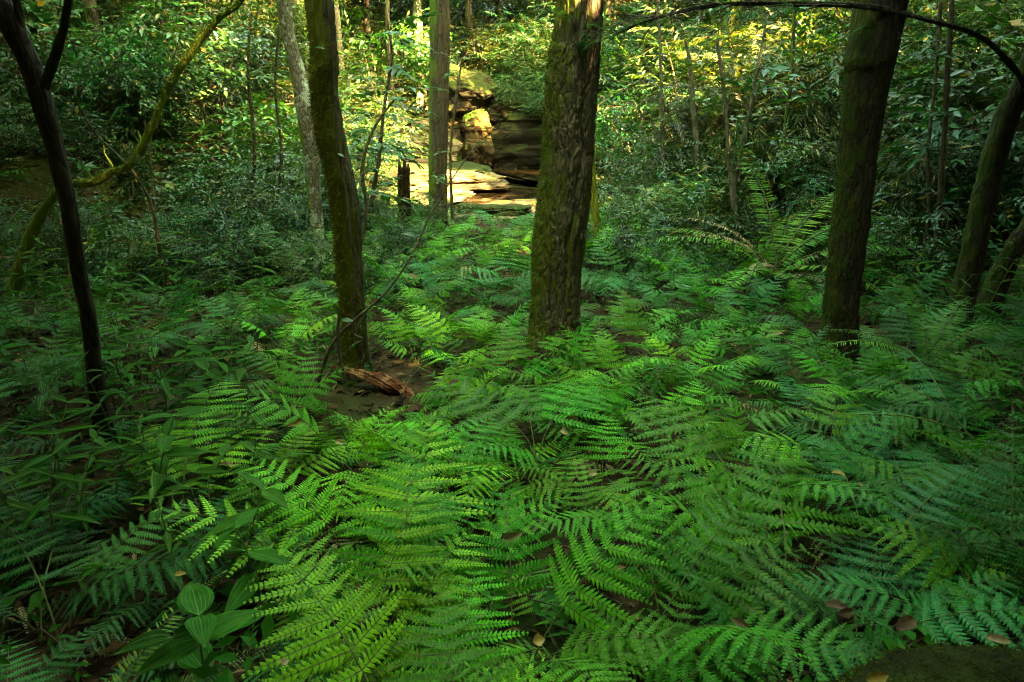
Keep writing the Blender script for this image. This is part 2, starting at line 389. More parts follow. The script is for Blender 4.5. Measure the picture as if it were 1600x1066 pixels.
LEAF = {'ovate': leaf_arrays(1, .42), 'narrow': leaf_arrays(1, .22, .1, .2), 'blade': leaf_arrays(1, .11, .1, .3),
        'ovate_near': leaf_arrays(1, .44, .25, .2, 5), 'narrow_near': leaf_arrays(1, .24, .25, .25, 4), 'heart': leaf_arrays(1, .62, .3, .28, 8)}
def rvec(r, s=1.0): return Vector((r.gauss(0, s), r.gauss(0, s), r.gauss(0, s)))
def spray(leaf, n, leaflen, L, seed, opp=False, droop=.25, ang=52, twig=True, flat=.3):
    r = random.Random(seed); mb = MB(); ms = []; pts = []
    bend = r.uniform(-.3, .3)
    for i in range(n+1):
        t = i/n; pts.append(Vector((t*L, bend*t*t*L, -droop*t*t*L)))
    for i in range(n):
        t = (i+.6)/n; p = Vector((t*L, bend*t*t*L, -droop*t*t*L))
        for sgn in ((1, -1) if opp else ((1,) if i % 2 else (-1,))):
            if r.random() < .06: continue
            a = R(ang*(1-.45*t)+r.uniform(-12, 12)); d = Vector((math.cos(a), sgn*math.sin(a), r.gauss(-.12, .18)))
            s = leaflen*(.65+.5*math.sin(math.pi*min(1, t*.9+.15)))*r.uniform(.8, 1.15)
            ms.append(frame(d, Vector((0, 0, 1))+rvec(r, flat), p, s))
    ms.append(frame(pts[-1]-pts[-2], (0, 0, 1), pts[-1], leaflen*.9))
    mb.inst(LEAF[leaf], ms)
    if twig:
        v, q, t3 = tube_arrays(pts, [.0035*(1-.7*i/n)*(leaflen/.07)**.5 for i in range(n+1)], 3); mb.add(v, q, t3, 1)
    return mb.arrays()
SPR = {}
for nm, (lf, n, ll, L, opp, dr, an) in dict(
        ovate=('ovate', 10, .125, .5, False, .2, 55), small=('ovate', 13, .07, .42, False, .15, 55),
        tiny=('narrow', 13, .065, .36, True, .1, 60), narrow=('narrow', 12, .10, .42, True, .3, 50),
        bamboo=('blade', 10, .19, .36, False, .45, 34), near=('ovate_near', 9, .10, .42, False, .22, 55),
        lance=('narrow_near', 9, .13, .42, True, .3, 48), canopy=('ovate', 9, .30, .95, False, .2, 55)).items():
    SPR[nm] = [spray(lf, n, ll, L, 100+i, opp, dr, an) for i in range(5)]

def pinna_arrays(n, lobes, wmax=.24, ang=62, seed=0, gapy=.86):
    """one primary leaflet of a fern, along +X, unit length, split into n pairs of toothed pinnules"""
    r = random.Random(seed); mb = MB(); V = []; Q = []; T = []
    for i in range(n):
        t = (i+.35)/n; prof = (1-t)**.75*min(1, .62+t*3)
        l = wmax*prof*r.uniform(.93, 1.05)+.012; hw = .5/n*gapy*min(1, .6+prof)
        for sg in (1, -1):
            a = R(ang-14*t+r.uniform(-3, 3)); dx, dy = math.cos(a), sg*math.sin(a)
            nxx, nyy = -sg*dy, sg*dx                       # across the pinnule, towards the tip side
            b = len(V); z0 = -.10*t*t; dz = r.uniform(-.03, .03)
            def pt(s, wv, zz): return (t+dx*s+nxx*wv, dy*s+nyy*wv, z0-.9*s*s+dz*s+zz)
            if lobes <= 1:
                V += [pt(0, hw*.95, 0), pt(l*.5, hw*.82, -.004), pt(l, .35*hw, -.004), pt(l*.5, -hw*.80, -.004), pt(0, -hw*.95, 0)]
                Q.append((b, b+1, b+3, b+4)); T.append((b+1, b+2, b+3))
            elif lobes == 2:      # a broad-based pinnule drawn out to a point, with a toothed edge
                V += [pt(0, hw, 0), pt(l*.30, hw*.95, -.003), pt(l*.36, hw*.74, -.003), pt(l*.64, hw*.72, -.006), pt(l*.70, hw*.50, -.006), pt(l, .3*hw, -.010),
                      pt(l*.70, -hw*.48, -.006), pt(l*.64, -hw*.70, -.006), pt(l*.36, -hw*.72, -.003), pt(l*.30, -hw*.92, -.003), pt(0, -hw, 0), pt(l*.35, 0, .006), pt(l*.66, 0, .002)]
                Q += [(b, b+1, b+9, b+10), (b+1, b+2, b+11, b+9), (b+2, b+3, b+12, b+11), (b+11, b+12, b+7, b+8), (b+3, b+4, b+6, b+12)]; T += [(b+11, b+8, b+9), (b+12, b+6, b+7), (b+4, b+5, b+6)]
            else:
                m = lobes; V.append(pt(0, 0, 0))
                for j in range(m):
                    s0, s1 = l*j/m, l*(j+1)/m; wj = hw*(1-(j/m)**1.6)*1.05+.001
                    k0 = len(V)-1
                    for sd_ in (1, -1):
                        c = len(V); V += [pt(s0+.25*(s1-s0), sd_*wj*.8, -.006), pt(s0+1.0*(s1-s0), sd_*wj, -.008)]
                    V.append(pt(s1, 0, 0)); e = len(V)-1
                    Q += [(k0, k0+1, k0+2, e), (k0, e, k0+4, k0+3)]
    mb.add(V, Q, T)
    # midrib
    rv = []; rq = []
    for i in range(5):
        t = i/4; rv += [(t, .008*(1-.8*t), -.10*t*t+.004), (t, -.008*(1-.8*t), -.10*t*t+.004)]
    rq = [(2*i, 2*i+1, 2*i+3, 2*i+2) for i in range(4)]
    mb.add(rv, rq, None, 1)
    return mb.arrays()
PIN = {'hero': [pinna_arrays(n, lb, .155, 60, i, .80) for i, (n, lb) in enumerate([(15, 2), (11, 2), (7, 1)])],
       'mid': [pinna_arrays(n, lb, .16, 60, i, .82) for i, (n, lb) in enumerate([(12, 2), (9, 1), (5, 1)])],
       'far': [pinna_arrays(n, 1, .18, 60, i, .88) for i, n in enumerate([10, 7, 4])],
       'lady': [pinna_arrays(n, lb, .155, 66, i, .9) for i, (n, lb) in enumerate([(15, 2), (11, 1), (7, 1)])],
       'sword': [leaf_arrays(1, .15, .15, .12, 3)]*3,
       'sword_far': [leaf_arrays(1, .22, .1, .12, 1)]*3}
def frond(kind, seed, L=1.0, stipe=.42, th0=80, th1=22, th2=-22, npair=13, width=.42, prof='tri', side=.12, mats=None, phi=(8, 42), droop=.12, rad=.0035):
    """a whole frond, rising along +Z from the origin and arching towards +Y"""
    r = random.Random(seed); N = 60; ds = L/N
    p = Vector((0, 0, 0)); pts = [p.copy()]; Ts = []; lat = r.uniform(-side, side)
    for i in range(N):
        s = i/N
        if s < stipe: th = th0+(th1-th0)*sm(s/stipe)**1.3
        else: th = th1+(th2-th1)*((s-stipe)/(1-stipe))
        ya = lat*s*2.0
        T = Vector((math.sin(ya)*math.cos(R(th)), math.cos(ya)*math.cos(R(th)), math.sin(R(th))))
        Ts.append(T); p = p+T*ds; pts.append(p.copy())
    Ts.append(Ts[-1])
    mb = MB(); groups = {0: [], 1: [], 2: []}
    for i in range(npair):
        u = (i+.0)/npair; u = u**.92; s = stipe+(1-stipe)*u; k = min(N, int(s*N)); T = Ts[k]; o = pts[k]
        B = T.cross(Vector((0, 0, 1))).normalized(); Nn = B.cross(T)
        if prof == 'tri': pl = width*(1-u)**.85*(1-.12*math.exp(-u*9))
        else: pl = width*(math.sin(math.pi*(.12+.88*u)**.75)**.7)
        pl = max(pl, .02*L)
        for sg in (1, -1):
            if r.random() < .03: continue
            ph = R(phi[0]+(phi[1]-phi[0])*u+r.uniform(-6, 6)); q = pl*r.uniform(.86, 1.06)*(r.uniform(.45, .7) if r.random() < .06 else 1)
            d = B*sg*math.cos(ph)+T*math.sin(ph)-Nn*(droop+r.uniform(-.08, .08))
            z = Nn+B*sg*.15+rvec(r, .07)
            lod = 0 if pl > width*.55 else (1 if pl > width*.28 else 2)
            groups[lod].append(frame(d, z, o, q))
    T = Ts[-1]; groups[2].append(frame(T, (0, 0, 1), pts[int(N*.985)], max(.05*L, width*.12)))
    for lod, ms in groups.items(): mb.inst(PIN[kind][lod], ms)
    v, q, t3 = tube_arrays(pts[::3], [rad*(1.15-.95*(i*3/N)) for i in range(len(pts[::3]))], 5); mb.add(v, q, t3, 1)
    return mb.mesh('frond', mats)

MS = {k: [M[k], M['stipe']] for k in ('fern', 'fern_bright', 'fern_blue', 'fern_yellow')}
MS['fern_dead'] = [M['fern_dead'], M['twig']]
FR = {}
for mk in ('fern', 'fern_bright', 'fern_blue'):
    FR['hero', mk] = [frond('hero', 10+i, 1.0, .40, (82, 74, 78, 86, 70)[i], (26, 38, 16, 8, 48)[i], (-16, -4, -34, 12, 6)[i], (9, 10, 9, 8, 10)[i], (.42, .38, .44, .40, .36)[i], 'tri', mats=MS[mk], droop=(.16, .1, .26, .05, .2)[i]) for i in range(5)]
    FR['mid', mk] = [frond('mid', 20+i, 1.0, .42, (80, 72, 84, 66, 78)[i], (28, 46, 16, 34, 60)[i], (-18, 4, -34, -6, 20)[i], 10, (.36, .33, .38, .34, .32)[i], 'tri', mats=MS[mk], droop=(.2, .1, .3, .15, .12)[i]) for i in range(5)]
    FR['lady', mk] = [frond('lady', 30+i, 1.0, .28, 74, 34-8*i, -22, 15, .20, 'lance', mats=MS[mk], droop=.16) for i in range(3)]
    FR['far', mk] = [frond('far', 40+i, 1.0, .40, (78, 70, 84)[i], (22, 44, 64)[i], (-26, -6, 20)[i], 9, .36, 'tri', mats=MS[mk], droop=(.24, .15, .1)[i]) for i in range(3)]
for i in range(3): FR.setdefault('dead', []).append(frond('mid', 80+i, .85, .42, 70, 10-20*i, -60, 9, .26, 'tri', mats=MS['fern_dead'], droop=.5))
for mk in ('fern', 'fern_blue', 'fern_dead', 'fern_yellow', 'fern_bright'):
    FR['sword', mk] = [frond('sword', 50+i, 1.0, .10, 78, 52-10*i, -14, 44, .095, 'lance', mats=MS[mk], phi=(5, 30), droop=.12, rad=.004) for i in range(2)]
FR['far', 'fern_yellow'] = FRY = [frond('far', 60+i, 1.0, .35, 76, 30, -26, 12, .36, 'tri', mats=MS['fern_yellow'], droop=.18) for i in range(2)]
FR['treefern', 'fern'] = [frond('lady', 70+i, 1.0, .12, 62, 34, -28, 24, .21, 'lance', mats=MS['fern'], phi=(6, 36), droop=.3, rad=.005) for i in range(2)]
FR['treefern', 'fern_blue'] = [frond('lady', 74+i, 1.0, .12, 56, 28, -30, 24, .20, 'lance', mats=MS['fern_blue'], phi=(6, 36), droop=.35, rad=.005) for i in range(2)]

# ------------------------------------------------------------------ trunks
def trunk_mesh(pts, mat, seg=48, rings=260, amp=.010, plate=.0, lump=.05, flare=.35, seed=0, freq=9.0, extra=None):
    """pts = [(x,y,z,r)...] from the base up"""
    C_ = catmull(pts, rings); mb = MB(); V = np.zeros((rings*seg, 3)); prev = None
    for i, c in enumerate(C_):
        o = Vector(c[:3]); a = Vector(C_[max(i-1, 0)][:3]); b = Vector(C_[min(i+1, rings-1)][:3]); T = (b-a).normalized()
        X = prev if prev is not None else Vector((1, 0, 0)); X = (X-T*X.dot(T)).normalized(); prev = X; Y = T.cross(X)
        hgt = (o-Vector(C_[0][:3])).length; fl = flare*1.5*math.exp(-hgt/.2)
        for k in range(seg):
            an = 2*math.pi*k/seg; d = X*math.cos(an)+Y*math.sin(an); r = c[3]
            q = o+d*r
            n1 = noise.noise(Vector((q.x*3+seed, q.y*3, q.z*1.3)))
            rr = r*(1+lump*n1*2+fl*(.7+.6*math.sin(an*3+seed)+.3*math.sin(an*5+1)))
            n2 = noise.noise(Vector((q.x*freq*3+seed, q.y*freq*3, q.z*freq*.8)))
            rr += amp*n2
            if plate:
                n3 = noise.noise(Vector((q.x*14, q.y*14+seed, q.z*7))); n4 = noise.noise(Vector((q.x*40, q.y*40+seed, q.z*16)))
                dd = noise.voronoi(Vector((q.x*24+seed+1.1*n3+.4*n4, q.y*24+n3, q.z*6.5+2.5*n1+.8*n4)))[0]
                rr += plate*(min(.28, dd[1]-dd[0])/.28-.6)
                dd = noise.voronoi(Vector((q.x*50, q.y*50+seed, q.z*18)))[0]
                rr += plate*.35*(min(.3, dd[1]-dd[0])/.3-.6)
            if extra: rr += extra(an, q.z)
            V[i*seg+k] = o+d*rr
    Q = [(i*seg+k, i*seg+(k+1) % seg, (i+1)*seg+(k+1) % seg, (i+1)*seg+k) for i in range(rings-1) for k in range(seg)]
    V = np.vstack([V, np.array(C_[-1][:3])]); T3 = [((rings-1)*seg+k, (rings-1)*seg+(k+1) % seg, len(V)-1) for k in range(seg)]
    mb.add(V, Q, T3)
    return mb
def pixpath(path, Y, dY=None):
    """path rows are (px, py, width in px); Y a distance or a list of distances"""
    out = []
    for i, (px, py, wd) in enumerate(path):
        yy = Y[i] if isinstance(Y, (list, tuple)) else Y
        p = P(px, py, yy); out.append((p.x, p.y, p.z, wd/2/F*depth(p)))
    return out
def grow(pts, top, lean=(0, 0), rt=.6, n=3):
    """continues a trunk above the picture to height top"""
    x, y, z, r = pts[-1]; x0, y0, z0, _ = pts[-2]; k = (top-z)/n
    sx, sy = (x-x0)/max(.2, z-z0), (y-y0)/max(.2, z-z0)
    sx = max(-.3, min(.3, sx)); sy = max(-.3, min(.3, sy)); out = list(pts)
    for i in range(1, n+1):
        out.append((x+(sx*.6+lean[0])*k*i, y+(sy*.6+lean[1])*k*i, z+k*i, r*(1-(1-rt)*i/n)))
    return out
def moss_tufts(tb, n, side, size, seed, zmax, mat='moss', thr=.1):
    """short tufts standing on the mossy side of a trunk mesh collector"""
    V, Q, *_ = tb.arrays(); r = random.Random(seed); Q = Q[V[Q[:, 0], 2] < zmax]
    a = V[Q[:, 1]]-V[Q[:, 0]]; b = V[Q[:, 3]]-V[Q[:, 0]]; nr = np.cross(a, b); nr /= (np.linalg.norm(nr, axis=1)[:, None]+1e-9)
    c = V[Q].mean(axis=1); side = np.array(side, float); side /= np.linalg.norm(side)
    wgt = nr@side; idx = [i for i in range(len(Q)) if wgt[i]+.55*noise.noise(Vector(c[i])*4.5) > thr]
    mb = MB(); bl = MB(); bl.add([(0, -.16, 0), (.6, -.05, .12), (1, 0, -.1), (0, .16, 0), (.6, .08, .12)], [(0, 1, 4, 3)], [(1, 2, 4)]); bl = bl.arrays(); ms = []
    for _ in range(n):
        i = r.choice(idx); d = Vector(nr[i])+rvec(r, .55)-Vector((0, 0, .35)); p = Vector(c[i])+rvec(r, .006)
        ms.append(frame(d, rvec(r), p, size*r.uniform(.5, 1.5)))
    mb.inst(bl, ms); return mb.mesh('moss', M[mat], False)

# canopy openings shaped to steer sun and skylight ---------------------------------------------------------------------
LIT = []     # (point, radius): sunlit spots in the photograph; crown leaves are left out along the sun's direction above each
def lit(px, py, Y, r): LIT.append((P(px, py, Y), r))
lit(690, 265, 16.5, 1.5); lit(620, 300, 14.5, 1.0); lit(720, 200, 25, .35); lit(600, 170, 15, 1.5); lit(748, 215, 25, .25)
lit(560, 230, 12.5, 1.0); lit(640, 100, 26, 1.2); lit(410, 210, 13, .4); lit(330, 60, 17, .3); lit(460, 60, 20, .8); lit(260, 180, 14, .35)
lit(985, 340, 8.7, .5); lit(1050, 200, 13, .4); lit(1100, 90, 15, .25); lit(1000, 60, 20, .5); lit(925, 270, 7.6, .4); lit(600, 612, 3.85, .12); lit(670, 590, 4.2, .10)
lit(1200, 130, 12, .15); lit(1380, 180, 13, .2); lit(1540, 210, 9, .16); lit(1075, 440, 6.9, .14); lit(885, 30, 4.5, .14); lit(922, 70, 4.5, .08)
lit(1165, 350, 6.2, .2); lit(235, 200, 5.6, .12); lit(320, 60, 5.6, .12); lit(270, 130, 5.6, .1); lit(1060, 250, 11, .25); lit(810, 320, 14, .35); lit(620, 200, 19, 1.1); lit(800, 60, 28, .45); lit(700, 640, 4.0, .07); lit(400, 820, 1.9, .05); lit(330, 200, 12.5, .3)
_r = random.Random(314)
for _i in range(26):  # random sun dapples added over the background
    lit(_r.choice([_r.uniform(250, 480), _r.uniform(500, 830), _r.uniform(940, 1240), _r.uniform(940, 1560), _r.uniform(500, 830)]), _r.uniform(5, 260), _r.uniform(9, 21), _r.uniform(.02, .15))
LITA = [(np.array(p), r) for p, r in LIT]; SDV = np.array(sd)
def in_shaft(c, pad=.5):
    for p, r in LITA:
        v = c-p; t = v@SDV
        if t > 1.0 and np.linalg.norm(v-SDV*t) < r+pad: return True
    return False
def sky_gap(x, y, z):  # crowns left open here so skylight brightens the middle of the ferns
    k = 1+.04*(z-4)
    return ((x-.3)/(2.6*k))**2+((y-4.0)/(4.2*k))**2 < 1
def crown_mesh(center, rad, n, seed, kind='canopy', scale=1.0, gap=.985):
    r = random.Random(seed); ms = {i: [] for i in range(5)}; c0 = Vector(center)
    clumps = [Vector((r.gauss(0, .5)*rad[0], r.gauss(0, .5)*rad[1], r.uniform(-.9, .9)*rad[2])) for _ in range(max(4, n//38))]
    for i in range(n):
        q = c0+r.choice(clumps)+Vector((r.gauss(0, .5), r.gauss(0, .5), r.gauss(0, .28)))
        a = np.array(q)
        if in_shaft(a, .45 if scale < 1.2 else 1.0) and r.random() < .985: continue
        if sky_gap(q.x, q.y, q.z) and r.random() < gap: continue
        if q.y > 1 and q.y < 22 and q.z < CAMZ+q.y*.17+.4: continue
        d = Vector((r.gauss(0, 1), r.gauss(0, 1), r.gauss(.1, .3)))
        ms[i % 5].append(frame(d, Vector((0, 0, 1))+rvec(r, .25), q-d.normalized()*.3, scale*r.uniform(.8, 1.25)))
    mb = MB()
    for k in ms: mb.inst(SPR[kind][k], ms[k])
    return mb.mesh('crown', [M['canopy'], M['twig']])
def limbs(mb, top, center, rad, r0, seed, n=5):
    r = random.Random(seed)
    for i in range(n):
        a = i/n*6.28+r.random(); e = Vector(center)+Vector((math.cos(a)*rad[0]*.7, math.sin(a)*rad[1]*.7, r.uniform(-.3, .6)*rad[2]))
        s = Vector(top[:3]); m = (s+e)/2+Vector((0, 0, .3))
        v, q, t = tube_arrays([s, m, e], [r0*.6, r0*.35, r0*.1], 6); mb.add(v, q, t)
def tree(name, label, pts, mat, crown=None, group=None, seg=40, rings=200, moss=None, gap=.985, **kw):
    b = Vector(pts[0][:3]); t = thing(name, label, 'tree', b, 0, group)
    lp = [(x-b.x, y-b.y, z-b.z, r) for x, y, z, r in pts]
    tb = trunk_mesh(lp, mat, seg, rings, **kw)
    mossm = moss_tufts(tb, *moss) if moss else None
    if crown:
        cr, n, sdv = crown; top = lp[-1]; cc = (top[0], top[1], top[2]+cr[2]*.5); limbs(tb, top, cc, cr, top[3], sdv)
        wc = Vector(cc)+b
    obj('trunk', tb.mesh('trunk', mat), t)
    if mossm: obj('moss', mossm, t)
    if crown:
        me = crown_mesh(wc, cr, n, sdv, gap=gap, scale=1.5 if cr[0] == 3.4 and n == 560 else 1.0)
        me.transform(Matrix.Translation(-b)); obj('crown', me, t)
    return t

# ------------------------------------------------------------------ the named trees
t1 = pixpath([(866, 590, 80), (865, 540, 76), (868, 450, 76), (874, 360, 82), (884, 270, 80), (890, 180, 80), (897, 90, 78), (905, 0, 74)], 4.6)
def furrow(an, z):   # the long dark split down the right half of the broad trunk
    c = 5.15+.10*math.sin(z*5)+.05*math.sin(z*17); d = (an-c+math.pi) % (2*math.pi)-math.pi
    return -.030*math.exp(-(d/.085)**2)
tree('mossy_tree', 'broad rough-barked tree with moss down its left side, between the ferns in the middle', grow(t1, 10), M['bark_rough'],
     ((3, 3, 1.6), 800, 1), None, 150, 620, (9000, (-1, -.25, 0), .012, 3, 3.0, 'moss', .62), plate=.010, amp=.009, lump=.035, flare=.34, seed=3, extra=furrow)
t2 = pixpath([(562, 610, 40), (557, 560, 37), (552, 500, 37), (545, 400, 40), (536, 300, 42), (516, 210, 42), (505, 120, 41), (498, 0, 42)], 4.15)
tree('mossy_tree', 'leaning mossy tree with a pale lichen patch and thin vine, left of centre', grow(t2, 11, (-.05, 0)), M['bark_mossy'],
     ((2.6, 2.6, 1.5), 700, 2), None, 90, 420, (16000, (-.8, -.5, 0), .015, 4, 3.0, 'moss', .05), amp=.007, lump=.07, flare=.34, seed=11, plate=.003)
t3 = pixpath([(500, 455, 24), (495, 400, 24), (490, 300, 22), (484, 210, 27), (468, 130, 24), (452, 60, 22), (443, 0, 22)], 7.4)
tree('lichen_tree', 'slim grey lichen-spotted tree standing behind the leaning mossy tree', grow(t3, 11.5), M['bark_lichen'], ((3, 3, 1.8), 850, 3), None, 36, 200, None, amp=.006, lump=.12, flare=.2, seed=5)
t4 = pixpath([(688, 400, 34), (686, 365, 31), (684, 280, 28), (685, 200, 29), (687, 100, 30), (687, 0, 32)], 9.4)
tree('straight_tree', 'straight grey-brown tree between the stump and the creek pool', grow(t4, 12), M['bark_grey'], ((3.4, 3.4, 1.8), 900, 4), None, 56, 300, None, plate=.006, amp=.005, lump=.05, flare=.2, seed=8)
t5 = pixpath([(930, 420, 13), (927, 385, 13), (930, 330, 13), (924, 290, 15), (924, 240, 14), (922, 195, 12), (916, 120, 12), (910, 0, 11)], 7.6)
tree('sapling_tree', 'thin yellow-mossed tree just right of the broad rough trunk', grow(t5, 11), M['bark_yellow'], ((2.8, 2.8, 1.6), 700, 5), None, 24, 160, (2500, (-1, -1, 0), .012, 5, 3.5, 'moss_bright', -.3), amp=.006, lump=.16, flare=.2, seed=9)
t6 = pixpath([(1312, 600, 56), (1313, 555, 52), (1315, 480, 50), (1322, 400, 52), (1333, 300, 56), (1345, 200, 62), (1360, 100, 72), (1378, 0, 76)], 4.55)
tree('mossy_tree', 'dark mossy tree leaning right beside the big arching fern', grow(t6, 12.5, (.02, 0)), M['bark_dark'], ((3.6, 3.6, 2), 1300, 6), None, 80, 380,
     (8000, (-.9, -.4, 0), .012, 6, 3, 'moss', .5), plate=.004, amp=.008, lump=.06, flare=.36, seed=13)
t7 = pixpath([(1488, 580, 40), (1498, 500, 35), (1520, 400, 34), (1543, 290, 34), (1575, 180, 33), (1625, 60, 32)], 4.9)
tree('leaning_tree', 'dark tree leaning out of the right edge, nearer of the crossing pair', grow(t7, 11.5, (.02, 0)), M['bark_dark'], ((3.4, 3.4, 2), 1200, 7), None, 40, 220, None, amp=.01, lump=.12, flare=.25, seed=17)
t8 = pixpath([(1522, 560, 36), (1545, 480, 34), (1580, 400, 30), (1625, 330, 28), (1690, 220, 26)], 5.25)
tree('leaning_tree', 'thinner dark stem slanting steeply rightward behind the leaning right-edge tree', grow(t8, 6, (.2, 0)), M['bark_dark'], ((2, 2, 1.2), 300, 8), None, 30, 160, None, amp=.008, lump=.1, flare=.2, seed=19)
t9 = pixpath([(182, 735, 30), (165, 680, 28), (150, 600, 24), (138, 500, 23), (122, 420, 22), (108, 330, 22), (88, 240, 26), (62, 150, 34), (38, 80, 34), (5, 20, 40), (-60, -80, 40)], 3.15)
tt = tree('forked_tree', 'dark crooked forked tree rising along the left edge of the ferns', grow(t9, 5.5, (-.1, 0)), M['bark_dark'], ((2.4, 2.4, 1.1), 500, 9), None, 44, 300, None, amp=.006, lump=.10, flare=.15, seed=23)
b9 = Vector(t9[0][:3])
for path in ([(64, 150, 14), (82, 100, 14), (98, 50, 12), (108, 0, 11), (122, -80, 9)], [(48, 110, 13), (36, 60, 12), (26, 0, 11), (10, -70, 9)]):
    pp = pixpath(path, 3.15); pp = [(x-b9.x, y-b9.y, z-b9.z, r) for x, y, z, r in pp]
    obj('branch', trunk_mesh(pp, None, 18, 60, amp=.003, flare=0, lump=.1, seed=2).mesh('branch', M['bark_dark']), tt)
t10 = pixpath([(18, 470, 20), (35, 410, 19), (55, 355, 18), (78, 315, 14), (105, 290, 12), (150, 284, 11), (172, 270, 11), (203, 258, 12), (235, 205, 11), (262, 140, 11), (300, 80, 11), (340, 30, 10), (385, -25, 9)], 5.6)
tree('bent_tree', 'thin bright-mossed tree bent like an elbow behind the dark forked tree', grow(t10, 5.5), M['bark_green'], ((1.6, 1.6, 1), 120, 10), None, 28, 320, (6000, (0, -.3, 1), .011, 8, 6, 'moss_bright', .1), amp=.004, lump=.12, flare=.1, seed=27)

r = random.Random(66); b10 = Vector(t10[0][:3]); bt = [o_ for o_ in bpy.data.objects if o_.get('label', '').startswith('thin bright-mossed tree bent')][0]; C_ = catmull(t10, 100)
for k in (22, 33, 41, 52, 63, 74, 86):
    c = Vector(C_[k][:3])-b10; d = Vector((r.uniform(-.8, .8), r.uniform(-.4, .2), r.uniform(.1, 1))).normalized()*r.uniform(.08, .38)
    v, q, t3_ = tube_arrays([c, c+d*.5+rvec(r, .02), c+d], [.009, .006, .002], 6); m_ = MB(); m_.add(v, q, t3_); obj('branch', m_.mesh('branch', M['bark_green']), bt)
# stump
s0 = pixpath([(634, 430, 26), (634, 400, 23), (633, 350, 20), (631, 300, 19), (631, 262, 17)], 8.4)
b = Vector(s0[0][:3]); t = thing('tree_stump', 'tall thin dark broken stump left of the straight tree', 'stump', b)
obj('trunk', trunk_mesh([(x-b.x, y-b.y, z-b.z, r) for x, y, z, r in s0], None, 40, 120, plate=.010, amp=.012, flare=.2, lump=.1, seed=31).mesh('trunk', M['stump']), t)
for k in range(4):   # splinters at the broken top
    a = k*1.7; top = s0[-1]; r0 = top[3]*.75
    v, q, t3_ = tube_arrays([(top[0]-b.x+math.cos(a)*r0, top[1]-b.y+math.sin(a)*r0, top[2]-b.z-.05), (top[0]-b.x+math.cos(a)*r0*1.1, top[1]-b.y+math.sin(a)*r0, top[2]-b.z+.05+.03*k)], [.03, .006], 5)
    m_ = MB(); m_.add(v, q, t3_); obj('splinter', m_.mesh('splinter', M['stump']), t)

# saplings: thin stems with side twigs and leaf sprays
def sapling(name, label, path, Y, mat, leaf=None, spr='near', sprn=8, seed=0, lo=.3, grp=None, seg=10, scale=1.0, cat='sapling'):
    pts = pixpath(path, Y); b = Vector(pts[0][:3]); lp = [(x-b.x, y-b.y, z-b.z, r) for x, y, z, r in pts]
    t = thing(name, label, cat, b, 0, grp)
    obj('stem', trunk_mesh(lp, None, seg, 90, amp=.002, lump=.1, flare=.1, seed=seed).mesh('stem', M[mat]), t)
    if leaf:
        r = random.Random(seed+5); C_ = catmull(lp, 60); ms = {i: [] for i in range(5)}
        for i in range(sprn):
            c = C_[int(59*(lo+(1-lo)*r.random()))]; a = r.uniform(0, 6.28); d = Vector((math.cos(a), math.sin(a), r.uniform(-.1, .5)))
            ms[i % 5].append(frame(d, Vector((0, 0, 1))+rvec(r, .2), Vector(c[:3]), scale*r.uniform(.7, 1.3)))
        mb = MB()
        for k in ms: mb.inst(SPR[spr][k], ms[k])
        obj('foliage', mb.mesh('foliage', [M[leaf], M['twig']]), t)
    return t
sapling('sapling', 'thin dark crossing sapling behind the mossy elbow-bent tree', [(262, 450, 6), (248, 380, 6), (236, 320, 5), (205, 265, 4), (150, 210, 4), (120, 160, 3)], 6.2, 'twig', 'shrub_teal', 'near', 9, 3, .4)
sapling('sapling', 'reddish bare upright sapling beside the elbow of the bent tree', [(246, 440, 5), (243, 360, 4), (238, 290, 4), (232, 225, 3), (225, 190, 3)], 6.6, 'twig_pale', None, seed=4)
sapling('sapling', 'pale forked sapling rising behind the big arching fern, upright stem', [(1160, 460, 12), (1152, 380, 11), (1145, 300, 9), (1138, 230, 7), (1132, 150, 6), (1120, 60, 5)], 7.2, 'twig_pale', 'shrub_green', 'ovate', 10, 5, .5)
sapling('sapling', 'pale slanting sapling crossing beside the forked pale stem', [(1147, 300, 7), (1158, 240, 6), (1172, 170, 6), (1185, 100, 5), (1200, 20, 4)], 7.25, 'twig_pale', 'shrub_teal', 'ovate', 7, 6, .3)
sapling('sapling', 'dark upright sapling between the right mossy tree and the leaning pair', [(1452, 560, 13), (1460, 450, 12), (1468, 330, 10), (1476, 200, 9), (1482, 80, 8), (1490, -30, 8)], 6.0, 'twig', 'shrub_teal', 'near', 14, 7, .3)
sapling('sapling', 'wavering dark sapling just left of the leaning right-edge tree', [(1425, 520, 7), (1440, 420, 7), (1452, 330, 6), (1450, 240, 6), (1462, 120, 5), (1470, 0, 5)], 6.4, 'twig', 'shrub_teal', 'near', 8, 8, .3)
sapling('sapling', 'slim bare sapling just right of the straight grey tree', [(710, 400, 5), (706, 320, 5), (704, 240, 4), (712, 160, 4), (722, 90, 3)], 8.8, 'twig', 'shrub_green', 'small', 5, 9, .3)
sapling('sapling', 'leafy sapling with broad hanging leaves over the sunlit bank', [(585, 420, 8), (580, 330, 7), (592, 250, 6), (600, 170, 5), (612, 90, 4), (605, 30, 3)], 8.0, 'twig', 'shrub_green', 'near', 26, 10, .25, scale=1.1)
sapling('sapling', 'leafy sapling arching between the mossy leaning tree and the stump', [(560, 400, 6), (572, 330, 5), (566, 260, 5), (585, 200, 4), (620, 150, 3)], 7.0, 'twig', 'shrub_teal', 'near', 16, 11, .3)
sapling('sapling', 'orange-barked sapling crook in the sunlit thicket right of the broad trunk', [(1092, 330, 9), (1090, 250, 9), (1085, 190, 8), (1082, 150, 8), (1078, 100, 6), (1070, 60, 4)], 9.5, 'twig_pale', 'shrub_olive', 'small', 8, 12, .3)
